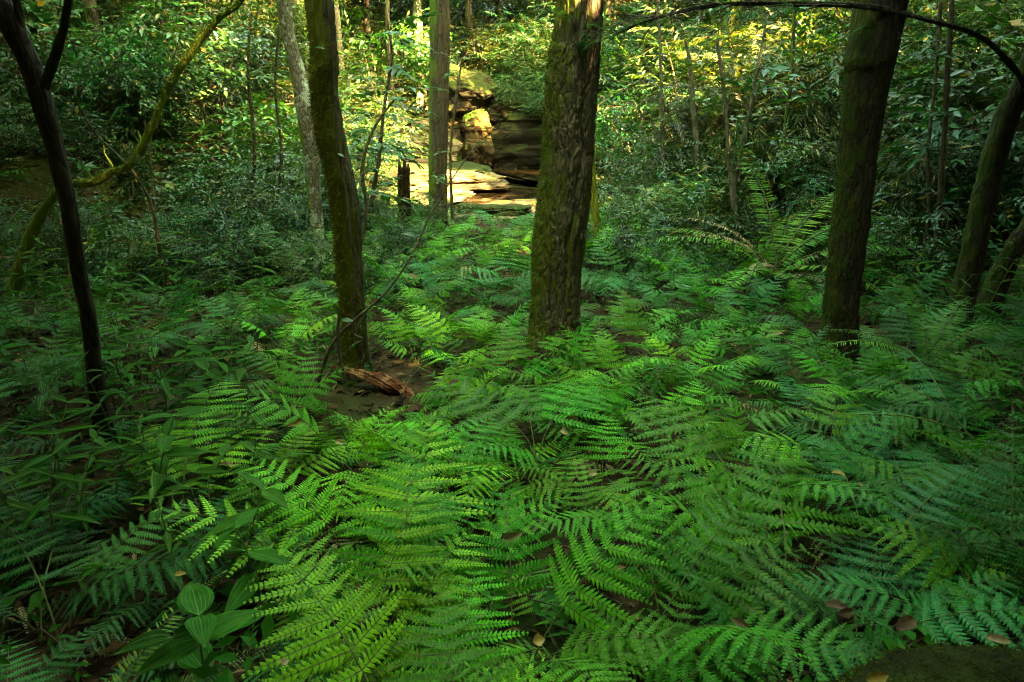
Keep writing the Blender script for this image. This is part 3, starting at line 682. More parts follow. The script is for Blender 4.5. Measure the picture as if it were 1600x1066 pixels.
sapling('sapling', 'slim pale pair-stem sapling at the left of the sunlit thicket', [(1040, 340, 6), (1036, 250, 6), (1034, 170, 6), (1032, 90, 5), (1028, 0, 4)], 10, 'twig_pale', 'shrub_olive', 'small', 8, 13, .3)
sapling('sapling', 'grey wavering sapling far behind the leaning mossy tree', [(395, 430, 7), (392, 330, 6), (398, 230, 6), (388, 120, 5), (392, 20, 4)], 8.6, 'twig', 'shrub_teal', 'small', 18, 14, .2)
sapling('sapling', 'dark thin sapling in the shade left of the lichen-spotted tree', [(430, 430, 6), (432, 330, 5), (440, 240, 5), (430, 140, 4), (436, 40, 4)], 8.2, 'twig', 'shrub_green', 'small', 20, 15, .2)
sapling('sapling', 'knobbly sapling with pale leaves in front of the far right thicket', [(1228, 420, 7), (1232, 320, 7), (1226, 220, 6), (1236, 120, 6), (1242, 0, 5)], 8.6, 'bark_grey', 'shrub_olive', 'small', 14, 16, .2)
# overhanging limb from the upper right
pts = pixpath([(1640, 190, 11), (1600, 130, 10), (1565, 85, 9), (1520, 52, 8), (1450, 32, 7.5), (1385, 15, 7), (1320, 8, 6), (1230, 6, 6), (1120, 8, 5), (1020, 30, 4), (960, 55, 2)], [4.9, 4.8, 4.7, 4.6, 4.5, 4.4, 4.4, 4.4, 4.4, 4.4, 4.4])
b = Vector(pts[0][:3]); t = thing('overhanging_branch', 'long dark limb arching across the upper right corner with drooping twigs', 'branch', b)
lp = [(x-b.x, y-b.y, z-b.z, r) for x, y, z, r in pts]
obj('branch', trunk_mesh(lp, None, 20, 200, amp=.003, flare=0, lump=.12, seed=41, extra=lambda an, z: .003*math.sin(an*2+z*40)).mesh('branch', M['bark_dark']), t)
C_ = catmull(lp, 100); r = random.Random(44); ms = {i: [] for i in range(5)}; tw = MB()
for i in range(26):
    c = Vector(C_[r.randint(34, 99)][:3]); a = r.uniform(2.6, 4.1); L = r.uniform(.2, .6); d = Vector((math.cos(a), math.sin(a)*.5, r.uniform(-.35, -.02)))
    e = c+d*L; m = (c+e)/2+rvec(r, .03); v, q, t3_ = tube_arrays([c, m, e], [.0035, .0025, .0012], 4); tw.add(v, q, t3_)
    for j in range(2): ms[(i+j) % 5].append(frame(d+rvec(r, .4), Vector((0, 0, 1))+rvec(r, .3), m if j else e, r.uniform(.22, .42)))
mb = MB()
for k in ms: mb.inst(SPR['lance'][k], ms[k])
obj('twig', tw.mesh('twig', M['twig']), t); obj('foliage', mb.mesh('foliage', [M['herb'], M['twig']]), t)
pts = pixpath([(1530, 60, 12), (1570, 40, 11), (1620, 50, 12)], 4.9)
# vine climbing the leaning mossy tree, and the curved twig in front of it
def strand(name, label, path, Y, rad, mat, cat, leaves=(), seed=0, spr='near'):
    pts = pixpath(path, Y); b = Vector(pts[0][:3]); lp = [(x-b.x, y-b.y, z-b.z, max(r_, rad)) for x, y, z, r_ in pts]
    t = thing(name, label, cat, b); obj('stem', trunk_mesh(lp, None, 8, 120, amp=.0015, flare=0, lump=.1, seed=seed).mesh('stem', M[mat]), t)
    r = random.Random(seed)
    for (px, py, yy, dx, dz, s) in leaves:
        p = P(px, py, yy)-b; mb = MB(); mb.inst(LEAF['ovate_near'], [frame((dx, -.25, dz), Vector((0, -.5, 1))+rvec(r, .1), p, s)])
        obj('leaf', mb.mesh('leaf', [M['shrub_green'], M['vein']]), t)
    return t
strand('vine', 'thin brown vine hugging the right side of the leaning mossy tree', [(560, 560, 4), (552, 480, 4), (556, 420, 4), (548, 370, 5), (540, 300, 5), (528, 220, 5), (524, 150, 5), (522, 60, 5), (520, 0, 4)], [4.02]*9, .004, 'twig', 'vine', [(492, 75, 4.0, 1, .1, .06), (486, 66, 4.0, -1, 0, .06), (527, 240, 4.0, 1, -.3, .05)], 3)
strand('vine', 'curling tendril looped on the lower bark of the leaning mossy tree', [(566, 470, 3), (556, 455, 3), (560, 440, 3), (570, 490, 3), (552, 520, 3), (566, 530, 3), (545, 545, 3)], 3.98, .002, 'twig', 'vine', (), 4)
strand('curved_twig', 'long bare twig curving up to the right in front of the leaning mossy tree', [(492, 620, 6), (505, 570, 6), (524, 530, 5), (560, 495, 4), (600, 460, 4), (640, 405, 3), (668, 345, 3), (700, 290, 2), (740, 230, 2)], [3.6, 3.6, 3.6, 3.65, 3.7, 3.8, 3.9, 4.0, 4.1], .003, 'twig', 'twig', [(530, 490, 3.6, -.3, .9, .07), (533, 500, 3.6, 1, .1, .07), (650, 370, 3.85, -1, .5, .08), (640, 400, 3.8, 1, .4, .05), (700, 290, 4.0, -.6, .5, .07), (740, 230, 4.1, .6, .5, .07)], 5)
strand('curved_twig', 'short dark forked stem standing at the foot of the leaning mossy tree', [(540, 600, 6), (532, 560, 6), (528, 520, 5), (530, 485, 4)], 3.6, .003, 'twig', 'twig', (), 6)

# fallen rotten wood and the mossy log
pts = pixpath([(532, 588, 10), (556, 594, 26), (586, 604, 30), (614, 616, 27), (640, 630, 24), (664, 640, 17), (690, 652, 12), (712, 664, 6)], [3.95, 3.9, 3.86, 3.82, 3.78, 3.74, 3.7, 3.65])
b = Vector(pts[0][:3]); t = thing('rotten_wood', 'reddish-brown piece of rotten fallen wood in the ferns below the mossy tree', 'fallen wood', b)
def hollow(an, z): return -.045*math.exp(-(((an-4.0+math.pi) % (2*math.pi)-math.pi)/.55)**2)-.010*abs(math.sin(an*5+z*31))-.006*abs(math.sin(an*11+z*60))
obj('wood', trunk_mesh([(x-b.x, y-b.y, z-b.z+.05, r) for x, y, z, r in pts], None, 72, 200, amp=.012, flare=0, lump=.45, seed=51, extra=hollow, freq=7).mesh('wood', M['rotten']), t)
r = random.Random(8)
for i in range(9):
    c = Vector(pts[r.choice([0, 1, 5, 6, 7])][:3])-b+Vector((r.uniform(-.03, .03), r.uniform(-.03, .03), .05+r.uniform(-.02, .03))); d = Vector((r.uniform(-.4, 1), r.uniform(-.5, .3), r.uniform(-.1, .8))).normalized()*r.uniform(.04, .11)
    v, q, t3_ = tube_arrays([c, c+d*.5+rvec(r, .006), c+d], [.010, .007, .002], 5); m_ = MB(); m_.add(v, q, t3_); obj('splinter', m_.mesh('splinter', M['rotten']), t)
pts = [(.42, 1.22, .02, .12), (.75, 1.24, .15, .18), (1.1, 1.24, .22, .23), (1.6, 1.22, .25, .25), (2.4, 1.2, .28, .27)]
b = Vector(pts[0][:3]); t = thing('mossy_log', 'dark mossy log lying in the lower right corner with dead leaves on it', 'log', b)
tb = trunk_mesh([(x-b.x, y-b.y, z-b.z, r) for x, y, z, r in pts], None, 72, 220, amp=.012, flare=0, lump=.14, seed=61)
obj('bark', tb.mesh('bark', M['moss_log']), t); obj('moss', moss_tufts(tb, 16000, (-.1, -.3, 1), .011, 9, 3, 'moss', .05), t)

# ------------------------------------------------------------------ rocks
def rock_mesh(sx, sy, sz, seed, mat, sub=6, strata=.06):
    bm_ = bpy.data.meshes.new('rock'); import bmesh
    bm = bmesh.new(); bmesh.ops.create_icosphere(bm, subdivisions=sub, radius=1)
    for v in bm.verts:
        c = v.co.copy(); c = Vector([math.copysign(abs(x)**.6, x) for x in c])
        n1 = noise.fractal(c*.9+Vector((seed, 0, 0)), 1, 2, 4); n2 = noise.noise(Vector((c.x*3+seed, c.y*3, c.z*3)))
        n3 = noise.noise(c*7+Vector((seed, 3, 0))); n4 = noise.noise(Vector((c.x*14, c.y*14+seed, c.z*9))); k = 1+.30*n1+.09*n2-.07*abs(n3)+.03*n4
        lay = math.sin(c.z*sz*11+2*n1+seed)
        k += strata*(1 if lay > .2 else -.4)*(1-abs(c.z)**3)
        v.co = Vector((c.x*sx*k, c.y*sy*k, c.z*sz*(1+.2*n1+.05*n2)))
    bm.to_mesh(bm_); bm.free()
    for p in bm_.polygons: p.use_smooth = True
    bm_.materials.append(mat); return bm_
def rock(label, px, py, Y, size, seed, mat='rock', rz=0.0, group=None, tilt=0.0, cat='rock'):
    p = P(px, py, Y); p.z = max(p.z, height(p.x, p.y)+size[2]*.15)
    o = obj('rock', rock_mesh(*size, seed, M[mat]), None, p, (tilt, tilt*.6, rz)); return tag(o, label, cat, group)
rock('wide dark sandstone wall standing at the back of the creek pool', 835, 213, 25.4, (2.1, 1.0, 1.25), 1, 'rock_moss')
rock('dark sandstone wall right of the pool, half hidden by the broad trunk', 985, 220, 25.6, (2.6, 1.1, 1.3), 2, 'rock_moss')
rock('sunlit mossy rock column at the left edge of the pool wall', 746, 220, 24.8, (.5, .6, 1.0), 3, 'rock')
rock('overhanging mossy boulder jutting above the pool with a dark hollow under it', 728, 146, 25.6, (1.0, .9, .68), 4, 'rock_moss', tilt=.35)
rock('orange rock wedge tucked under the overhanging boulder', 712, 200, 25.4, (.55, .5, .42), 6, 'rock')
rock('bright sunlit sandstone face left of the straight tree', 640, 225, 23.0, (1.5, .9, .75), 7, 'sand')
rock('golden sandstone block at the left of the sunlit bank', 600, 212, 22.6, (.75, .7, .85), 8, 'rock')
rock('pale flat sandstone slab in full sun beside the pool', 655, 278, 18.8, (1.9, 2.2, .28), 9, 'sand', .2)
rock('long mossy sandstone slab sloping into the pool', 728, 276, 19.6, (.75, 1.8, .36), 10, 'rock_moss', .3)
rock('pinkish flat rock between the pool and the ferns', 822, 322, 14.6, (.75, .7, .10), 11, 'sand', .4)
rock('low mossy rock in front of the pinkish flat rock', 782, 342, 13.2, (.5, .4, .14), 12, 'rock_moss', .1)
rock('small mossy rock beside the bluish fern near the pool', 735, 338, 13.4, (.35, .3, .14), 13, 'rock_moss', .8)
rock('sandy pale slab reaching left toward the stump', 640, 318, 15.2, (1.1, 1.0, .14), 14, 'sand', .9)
rock('rounded brown creek stone behind the dark forked tree', 165, 452, 7.9, (.30, .26, .10), 15, 'rock', .3)
rock('flat wet stone at the near edge of the left creek bend', 205, 505, 6.6, (.3, .24, .07), 16, 'rock', .6)
rock('small grey stone in the left creek bed', 330, 436, 8.2, (.2, .16, .08), 17, 'rock', .2)
rock('mossy bank rock under the elbow-bent tree', 250, 388, 9.8, (.45, .3, .16), 18, 'rock_moss', .1)
rock('dark boulder set in the left creek bank', 120, 396, 9.4, (.4, .3, .2), 19, 'rock_moss', .5)

# ------------------------------------------------------------------ where a plant stands, in words
MARKS = [((.30, 4.6), 'broad rough trunk'), ((-.95, 4.15), 'leaning mossy tree'), ((2.25, 4.55), 'right mossy tree'), ((-1.95, 3.15), 'dark forked tree'),
         ((-.7, 3.75), 'rotten wood'), ((1.1, 1.5), 'mossy log'), ((-1.35, 8.4), 'stump'), ((3.9, 5.6), 'leaning right-edge tree'), ((-1.05, 9.4), 'straight tree'),
         ((2.25, 6.1), 'big arching fern'), ((.95, 7.6), 'yellow-mossed tree'), ((-3.9, 5.8), 'bent mossy tree'), ((-2.2, 7.4), 'lichen-spotted tree'), ((0, 1.1), 'lower picture edge')]
USED = {}
def where(x, y, k=0):
    ds = sorted((math.hypot(x-m[0][0], y-m[0][1]), m) for m in MARKS)
    d, (q, nm) = ds[k]; dx, dy = x-q[0], y-q[1]
    if nm == 'lower picture edge': rel = 'just above'
    elif abs(dx) > abs(dy): rel = 'right of' if dx > 0 else 'left of'
    else: rel = 'behind' if dy > 0 else 'in front of'
    return f"{rel} the {nm}", d
def unique_label(look, x, y, extra=(), grp=None):
    """look + place; a second landmark and then extra words are added while another plant already has the label"""
    a, d = where(x, y); b, _ = where(x, y, 1); c, _ = where(x, y, 2)
    dist = 'close ' if d < .6 else ('' if d < 1.3 else 'well ')
    short = ' '.join(look.split()[:1]+look.split()[-4:]) if len(look.split()) > 5 else look
    cands = [f"{look} {dist}{a}"] + [f"{e} {look} {a}" for e in extra] + [f"{lk} {p}, {q}" for lk in (look, short) for p, q in ((a, b), (b, c), (a, c))] + [f"{e} {short} {p}, {q}" for e in extra for p, q in ((a, b), (a, c), (b, c))]
    cands += [f"{short} {a}", f"{short} {b}"]
    cands = [q for q in cands if len(q.split()) <= 16] or [f"{short.split()[-1]} {a}"]
    for cand in cands:
        if cand not in USED: USED[cand] = grp; return cand
    return cands[0]

# ------------------------------------------------------------------ ferns
LEAN = ['to the right', 'away', 'to the left', 'toward the camera']
def leanword(a):     # a = direction of the biggest frond, degrees anticlockwise from +X
    return LEAN[int(((a+45) % 360)//90)]
NW = {2: 'two', 3: 'three', 4: 'four', 5: 'five', 6: 'six', 7: 'seven', 8: 'eight', 9: 'nine'}
NFERN = 0
def fern(x, y, kind='mid', mk='fern', n=5, size=.7, az0=None, label=None, group=None, spread=360, seed=None, tilt=0.0, dz=-.03, name='fern'):
    global NFERN; NFERN += 1
    r = random.Random(NFERN*13+1 if seed is None else seed)
    az0 = r.uniform(0, 360) if az0 is None else az0
    if label is None:
        sz = 'tall' if size > .82 else ('low' if size < .6 else 'lacy')
        hue = {'fern': 'green', 'fern_bright': 'fresh green', 'fern_blue': 'blue-green', 'fern_dead': 'withered', 'fern_yellow': 'yellow-green'}[mk]
        label = unique_label(f"{sz} {hue} {NW.get(n, 'many')}-frond fern leaning {leanword(az0)}", x, y, ('spreading', 'ragged', 'dense', 'thin'), group)
    t = thing(name, label, 'fern', (x, y, height(x, y)+dz), 0, group)
    vs = FR[kind, mk]
    for i in range(n):
        a = az0+((i+1)//2)*(1 if i % 2 else -1)*spread/max(n, 1)+r.uniform(-16, 16)*(spread/360+.2)
        s = size*r.uniform(.85, 1.15)*(1.0 if i < 2 else r.uniform(.7, 1))
        dead = i > 1 and r.random() < .11
        fo = obj('frond', r.choice(FR['dead']) if dead else vs[r.randrange(len(vs))], t, (r.uniform(-.05, .05)*size, r.uniform(-.05, .05)*size, 0), (R(tilt+r.uniform(-8, 8)), R(r.uniform(-8, 8)), R(a-90)), s)
        if dead: fo['label'] = 'withered brown frond'
    return t
def frond_at(root_px, tip_px, Y0, Y1, kind, mk, label, n=1, size=None, extra=()):
    """a fern whose main frond spans two points seen in the photograph (blade base to tip)"""
    a = P(*root_px, Y0); b = P(*tip_px, Y1); d = b-a
    return a, b
# hero ferns, placed after the photograph: (x, y, kind, colour, n, size, azimuth, spread, label)
HERO = [
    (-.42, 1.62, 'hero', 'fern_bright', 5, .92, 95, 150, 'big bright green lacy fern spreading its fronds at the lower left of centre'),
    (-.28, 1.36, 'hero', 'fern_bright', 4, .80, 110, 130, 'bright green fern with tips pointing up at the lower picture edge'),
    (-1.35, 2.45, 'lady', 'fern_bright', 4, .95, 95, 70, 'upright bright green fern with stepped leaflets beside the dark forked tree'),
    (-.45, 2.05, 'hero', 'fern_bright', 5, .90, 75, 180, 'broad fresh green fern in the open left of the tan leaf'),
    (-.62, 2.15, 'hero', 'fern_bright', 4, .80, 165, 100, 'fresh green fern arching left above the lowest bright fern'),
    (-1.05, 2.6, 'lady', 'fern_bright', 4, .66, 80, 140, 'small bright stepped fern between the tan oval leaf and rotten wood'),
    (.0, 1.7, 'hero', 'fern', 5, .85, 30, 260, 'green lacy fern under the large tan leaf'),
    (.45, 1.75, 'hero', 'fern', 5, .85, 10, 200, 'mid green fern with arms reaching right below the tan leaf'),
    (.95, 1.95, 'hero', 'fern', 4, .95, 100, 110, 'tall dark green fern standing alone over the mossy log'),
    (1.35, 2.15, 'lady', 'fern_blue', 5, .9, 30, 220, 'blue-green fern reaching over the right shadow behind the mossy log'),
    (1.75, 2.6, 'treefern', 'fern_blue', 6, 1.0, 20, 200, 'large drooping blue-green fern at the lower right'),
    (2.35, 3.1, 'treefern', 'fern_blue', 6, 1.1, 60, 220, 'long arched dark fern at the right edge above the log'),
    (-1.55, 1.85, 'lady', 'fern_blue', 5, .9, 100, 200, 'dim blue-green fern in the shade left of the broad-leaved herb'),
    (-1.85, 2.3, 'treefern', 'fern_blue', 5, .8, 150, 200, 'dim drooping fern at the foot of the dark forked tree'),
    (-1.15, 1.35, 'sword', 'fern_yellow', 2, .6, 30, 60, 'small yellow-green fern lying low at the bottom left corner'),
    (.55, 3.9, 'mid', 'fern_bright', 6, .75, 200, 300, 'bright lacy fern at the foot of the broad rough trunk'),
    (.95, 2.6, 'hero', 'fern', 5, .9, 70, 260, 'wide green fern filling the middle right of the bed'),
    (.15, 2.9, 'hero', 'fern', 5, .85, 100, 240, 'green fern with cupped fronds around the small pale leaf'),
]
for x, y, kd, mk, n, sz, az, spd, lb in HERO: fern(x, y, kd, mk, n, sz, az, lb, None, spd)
# dead-leaf notes aside, the big rosette right of centre
def rosette(px, py, Y, label, first='fern', k=1.0, dead=True):
    p = P(px, py, Y); z = height(p.x, p.y); t = thing('arching_fern', label, 'fern', (p.x, p.y, z), 0)
    c = FR['sword', 'fern']; obj('caudex', trunk_mesh([(0, 0, -.05, .09), (0, 0, .12, .085), (.01, 0, max(.2, p.z-z), .06)], None, 20, 40, amp=.02, flare=.2).mesh('caudex', M['bark_dark']), t)
    h = max(.15, p.z-z-.05)
    for i, (a, s, tl) in enumerate([(100, 1.0, -22), (60, .95, 4), (20, 1.05, 10), (40, 1.1, -4), (-15, 1.0, 18), (150, .9, 6), (180, .95, 14), (225, .8, 22), (-60, .8, 24), (270, .7, 26), (5, .9, 2)]):
        obj('frond', FR['sword', first if i == 0 or (k > 1.4 and i % 2) else 'fern'][i % 2], t, (0, 0, h), (R(-tl), 0, R(a-90)), s*k)
    if dead: 
     for i, (a, s, tl) in enumerate([(195, 1.25, 2), (-8, 1.1, 4), (235, 1.0, 14), (300, .9, 20), (178, 1.3, -4)]):
        o = obj('frond', FR['sword', 'fern_dead'][i % 2], t, (0, 0, h-.02), (R(-tl), 0, R(a-90)), s); o['label'] = 'withered pale brown frond'
    return t
rosette(1205, 455, 6.2, 'big arching fern with long sword-like fronds and withered brown ones, left of right mossy tree', 'fern_bright', 1.65)
rosette(1420, 690, 3.9, 'dark sword fern with one long comb-like frond at the right of the bed', 'fern', .8, False)
# sunlit yellow-green ferns and others given by the photograph
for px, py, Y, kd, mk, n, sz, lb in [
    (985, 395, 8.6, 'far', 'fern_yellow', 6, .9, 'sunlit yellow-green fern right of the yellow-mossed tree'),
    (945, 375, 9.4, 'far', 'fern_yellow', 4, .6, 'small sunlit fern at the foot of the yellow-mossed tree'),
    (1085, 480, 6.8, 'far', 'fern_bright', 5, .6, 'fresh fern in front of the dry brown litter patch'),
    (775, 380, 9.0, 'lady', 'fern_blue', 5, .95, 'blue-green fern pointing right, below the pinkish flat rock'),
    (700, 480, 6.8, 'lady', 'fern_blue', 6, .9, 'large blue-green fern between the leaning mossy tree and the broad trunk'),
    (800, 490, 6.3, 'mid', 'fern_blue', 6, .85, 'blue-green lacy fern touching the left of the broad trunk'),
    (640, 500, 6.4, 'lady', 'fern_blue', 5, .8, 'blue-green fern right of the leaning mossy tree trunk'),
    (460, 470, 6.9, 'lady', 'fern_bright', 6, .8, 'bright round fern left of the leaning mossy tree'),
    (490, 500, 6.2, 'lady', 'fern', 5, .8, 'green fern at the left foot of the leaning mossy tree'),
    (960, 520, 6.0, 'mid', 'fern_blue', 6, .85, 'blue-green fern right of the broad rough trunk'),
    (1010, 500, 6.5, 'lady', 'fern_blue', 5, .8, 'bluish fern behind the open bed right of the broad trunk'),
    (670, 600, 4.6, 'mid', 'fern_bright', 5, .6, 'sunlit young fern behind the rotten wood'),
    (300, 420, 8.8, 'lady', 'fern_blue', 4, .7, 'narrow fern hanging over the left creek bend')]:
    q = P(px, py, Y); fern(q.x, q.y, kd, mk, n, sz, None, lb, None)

for x, y, kd, mk, n, sz in [(1.15, 1.75, 'hero', 'fern_blue', 4, .66), (1.45, 1.75, 'lady', 'fern_blue', 5, .62), (1.75, 1.9, 'mid', 'fern_blue', 5, .75), (.75, 1.6, 'mid', 'fern_blue', 4, .58)]: fern(x, y, kd, mk, n, sz, None, None, 'ferns crowding the forest floor')  # darker fern colour stands in for shade in the lower right
# the rest of the bed, on a jittered grid thinning with distance
r = random.Random(21); cand = []
trunks_xy = [(p[0][0], p[0][1], p[0][3]) for p in (t1, t2, t6, t9, t7)]
def free(x, y, m=.12): return all(math.hypot(x-a, y-b_) > c+m for a, b_, c in trunks_xy)
y = 1.15
while y < 9.6:
    step = (.36+.018*y)*(1.04 if y < 3 else .95)*(.86 if 3 < y < 5.6 else 1); hw = .72*y+.75; x = -hw
    while x < hw:
        xx, yy = x+r.uniform(-.4, .4)*step, y+r.uniform(-.4, .4)*step; x += step
        if not free(xx, yy): continue
        if math.hypot(xx-1.3, (yy-1.25)*1.6) < .75 and yy < 1.6: continue      # the log
        if xx > .35 and yy < 1.45: continue
        if math.hypot(xx+.68, (yy-3.42)*.8) < .44 or (abs(xx+.75) < .42 and 3.6 < yy < 4.3): continue          # rotten wood stays in view
        if creek_d(xx, yy)[0] < half_w(creek_d(xx, yy)[1])+.4: continue
        left = -.30*yy-.35
        if xx < left and r.random() < (.45 if yy < 3.4 else .5): continue
        if yy > 5.8 and (xx > .30*yy) and r.random() < .55: continue
        if yy < 1.5 and xx < -1.0 and r.random() < .3: continue
        cand.append((xx, yy, left))
    y += step*.86
far_fronds = []
for xx, yy, left in cand:
    if yy < 2.6: kd = r.choice(['hero', 'hero', 'hero', 'lady'])
    elif yy < 5.0: kd = r.choice(['mid', 'mid', 'mid', 'lady'])
    else: kd = r.choice(['far', 'mid', 'lady'])
    cent = math.hypot((xx-.1)/1.6, (yy-2.6)/2.6)
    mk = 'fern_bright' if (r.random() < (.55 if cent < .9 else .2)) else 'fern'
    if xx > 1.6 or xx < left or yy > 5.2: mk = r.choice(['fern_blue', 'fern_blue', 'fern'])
    if xx < -.42*yy-.1: mk = 'fern_blue'; kd = 'lady' if yy < 3 else kd  # darker fern colour stands in for shade along the left
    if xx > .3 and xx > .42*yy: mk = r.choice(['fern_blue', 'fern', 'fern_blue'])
    sz = r.uniform(.50, .76)*(1.0 if yy > 2 else .92)
    if 3.1 < yy < 5.6 and -.5 < xx/yy < .6: sz = r.uniform(.42, .64)
    if yy > 6 and -.24 < xx/yy < .21: sz = r.uniform(.34, .44) if -.11 < xx/yy < .07 else r.uniform(.56, .84)
    if yy > 4.6 and -.66 < xx/yy < -.4: sz = r.uniform(.34, .46)
    if NFERN < 272: fern(xx, yy, kd, mk, r.choice([3, 4, 4, 5]), sz, group='ferns crowding the forest floor')
    else:                                       # the farthest ones grow together into one mass
        a0 = r.uniform(0, 360)
        for i in range(4):
            far_fronds.append((Matrix.Translation((xx+r.uniform(-.04, .04), yy, height(xx, yy)-.03)) @ Matrix.Rotation(R(a0+i*90+r.uniform(-20, 20)), 4, 'Z') @ Matrix.Rotation(R(r.uniform(-10, 10)), 4, 'X') @ Matrix.Scale(sz*r.uniform(.85, 1.15), 4), r.randrange(3)))
mb = MB()
for v in range(3):
    me = FR['far', 'fern'][v]; V = np.zeros(len(me.vertices)*3); me.vertices.foreach_get('co', V)
    Q = np.array([p.vertices[:] for p in me.polygons if len(p.vertices) == 4]); T = np.array([p.vertices[:] for p in me.polygons if len(p.vertices) == 3])
    qm = np.array([p.material_index for p in me.polygons if len(p.vertices) == 4]); tm = np.array([p.material_index for p in me.polygons if len(p.vertices) == 3])
    mb.inst((V.reshape(-1, 3), Q.reshape(-1, 4).astype(int), T.reshape(-1, 3).astype(int), qm, tm), [np.array(m) for m, k in far_fronds if k == v])
if mb.n: o = obj('fern_undergrowth', mb.mesh('fern_undergrowth', [M['fern'], M['stipe']])); o['kind'] = 'stuff'
for x, y, mk, sz, az in [(-1.0, 3.48, 'fern', .27, 200), (-.86, 3.36, 'fern_bright', .25, 250), (-.72, 3.42, 'fern_bright', .24, 290), (-.58, 3.36, 'fern', .26, 310), (-.46, 3.5, 'fern_bright', .27, 340), (-.85, 3.14, 'fern_bright', .30, 250), (-.6, 3.22, 'fern_bright', .28, 280), (-1.02, 3.2, 'fern', .32, 220), (-.42, 3.1, 'fern', .32, 300), (-.72, 3.02, 'fern_bright', .34, 250), (-.42, 3.3, 'fern_bright', .40, 300), (-.28, 3.6, 'fern_bright', .46, 20),
                         (-.35, 3.95, 'fern_bright', .5, 60), (-.62, 4.25, 'fern_bright', .5, 90), (-.18, 3.2, 'fern', .42, 330), (-1.2, 3.1, 'fern', .42, 180), (-.55, 2.9, 'fern', .42, 270), (-.9, 2.95, 'fern_bright', .4, 230), (-.47, 3.72, 'fern_bright', .36, 330), (-.36, 3.66, 'fern_bright', .38, 20), (-.5, 3.45, 'fern', .34, 300), (-.2, 3.85, 'fern_bright', .44, 45)]:
    fern(x, y, 'mid', mk, 4, sz, az, None, 'ferns crowding the forest floor', 200 if y > 3 and x < -.4 else 300, int(x*-100+y*1000))
print('ferns', NFERN)

# ------------------------------------------------------------------ broad-leaved herbs and shrubs
def herb_meshes(seed, leaf='ovate_near', n=5, L=.14, h=.5, lean=.25, opp=True):
    r = random.Random(seed); lv = MB(); ms = []; a0 = r.uniform(0, 6.28); lx, ly = lean*math.cos(a0), lean*math.sin(a0)
    pts = [Vector((lx*(i/8)**2*h, ly*(i/8)**2*h, h*i/8)) for i in range(9)]
    for i in range(n):
        t = .35+.65*i/max(1, n-1); k = t*8; p = pts[int(k)].lerp(pts[min(8, int(k)+1)], k-int(k)); a = a0+i*1.57+r.uniform(-.3, .3)
        for s in ((0, math.pi) if opp else (0,)):
            d = Vector((math.cos(a+s), math.sin(a+s), r.uniform(.0, .45)*t)); ms.append(frame(d, Vector((0, 0, 1))+rvec(r, .2), p, L*(1.15-.5*abs(t-.55))*r.uniform(.85, 1.15)))
    lv.inst(LEAF[leaf], ms); st = MB(); v, q, t3_ = tube_arrays(pts, [.004*(1.2-.7*i/8) for i in range(9)], 6); st.add(v, q, t3_)
    return lv, st
HERB = []
for i, (lf, n, L, h) in enumerate([('ovate_near', 5, .15, .5), ('narrow_near', 6, .17, .6), ('heart', 3, .17, .38), ('ovate_near', 4, .19, .42), ('narrow_near', 7, .14, .75)]):
    lv, st = herb_meshes(200+i, lf, n, L, h); HERB.append((lv.mesh('foliage', [M['herb'], M['vein']]), st.mesh('stem', [M['stipe']])))
NH = 0
def herb(x, y, k, s=1.0, label=None, rz=None, group='broad-leaved herbs'):
    global NH; NH += 1; r = random.Random(NH*7)
    look = ['oval-leaved', 'narrow-leaved', 'heart-leaved', 'large-leaved', 'tall narrow-leaved'][k]
    t = thing('herb_plant', label or unique_label(f"{look} herb {['leaning', 'standing', 'drooping'][NH % 3]}", x, y, ('dim', 'leafy', 'young', 'old', 'sparse', 'full'), group), 'herb',
              (x, y, height(x, y)), r.uniform(0, 6.28) if rz is None else rz, None if label else group)
    obj('foliage', HERB[k][0], t, scale=s); obj('stem', HERB[k][1], t, scale=s)
herb(-.93, 1.62, 2, 1.0, 'heart-leaved herb with ribbed leaves left of the lowest bright fern', .6)
herb(-.85, 1.95, 3, .9, 'large-leaved herb just above the heart-leaved one at lower left', 2.2)
herb(-1.02, 1.5, 2, .8, 'small heart-leaved herb with a bright torn leaf at lower left', 2.0)
herb(-1.72, 3.25, 0, 1.1, 'oval-leaved herb standing right of the dark forked tree foot', 1.0)
r = random.Random(77)
for i in range(150):
    yy = r.uniform(2.0, 7.3); f = r.random()
    if i >= 110: yy = r.uniform(4.2, 7.3)
    xx = -yy*(.34+.42*f)-.2 if i < 110 else yy*(.50+.28*f)+.3
    if creek_d(xx, yy)[0] < 1.15 or not free(xx, yy, .05): continue
    herb(xx, yy, r.choice([0, 1, 3, 4, 4, 1]), r.uniform(.6, 1.0)*(.6 if yy > 4.4 and -.66 < xx/yy < -.4 else 1))
for i in range(70):
    xx, yy = (r.uniform(-3, 2.6), r.uniform(5.2, 9.5)) if i < 34 else (r.uniform(-5.2, -2.2), r.uniform(4.6, 7.4))
    if creek_d(xx, yy)[0] < 1.6 or not free(xx, yy, .05): continue
    herb(xx, yy, r.choice([0, 1, 4]), r.uniform(.6, .95))

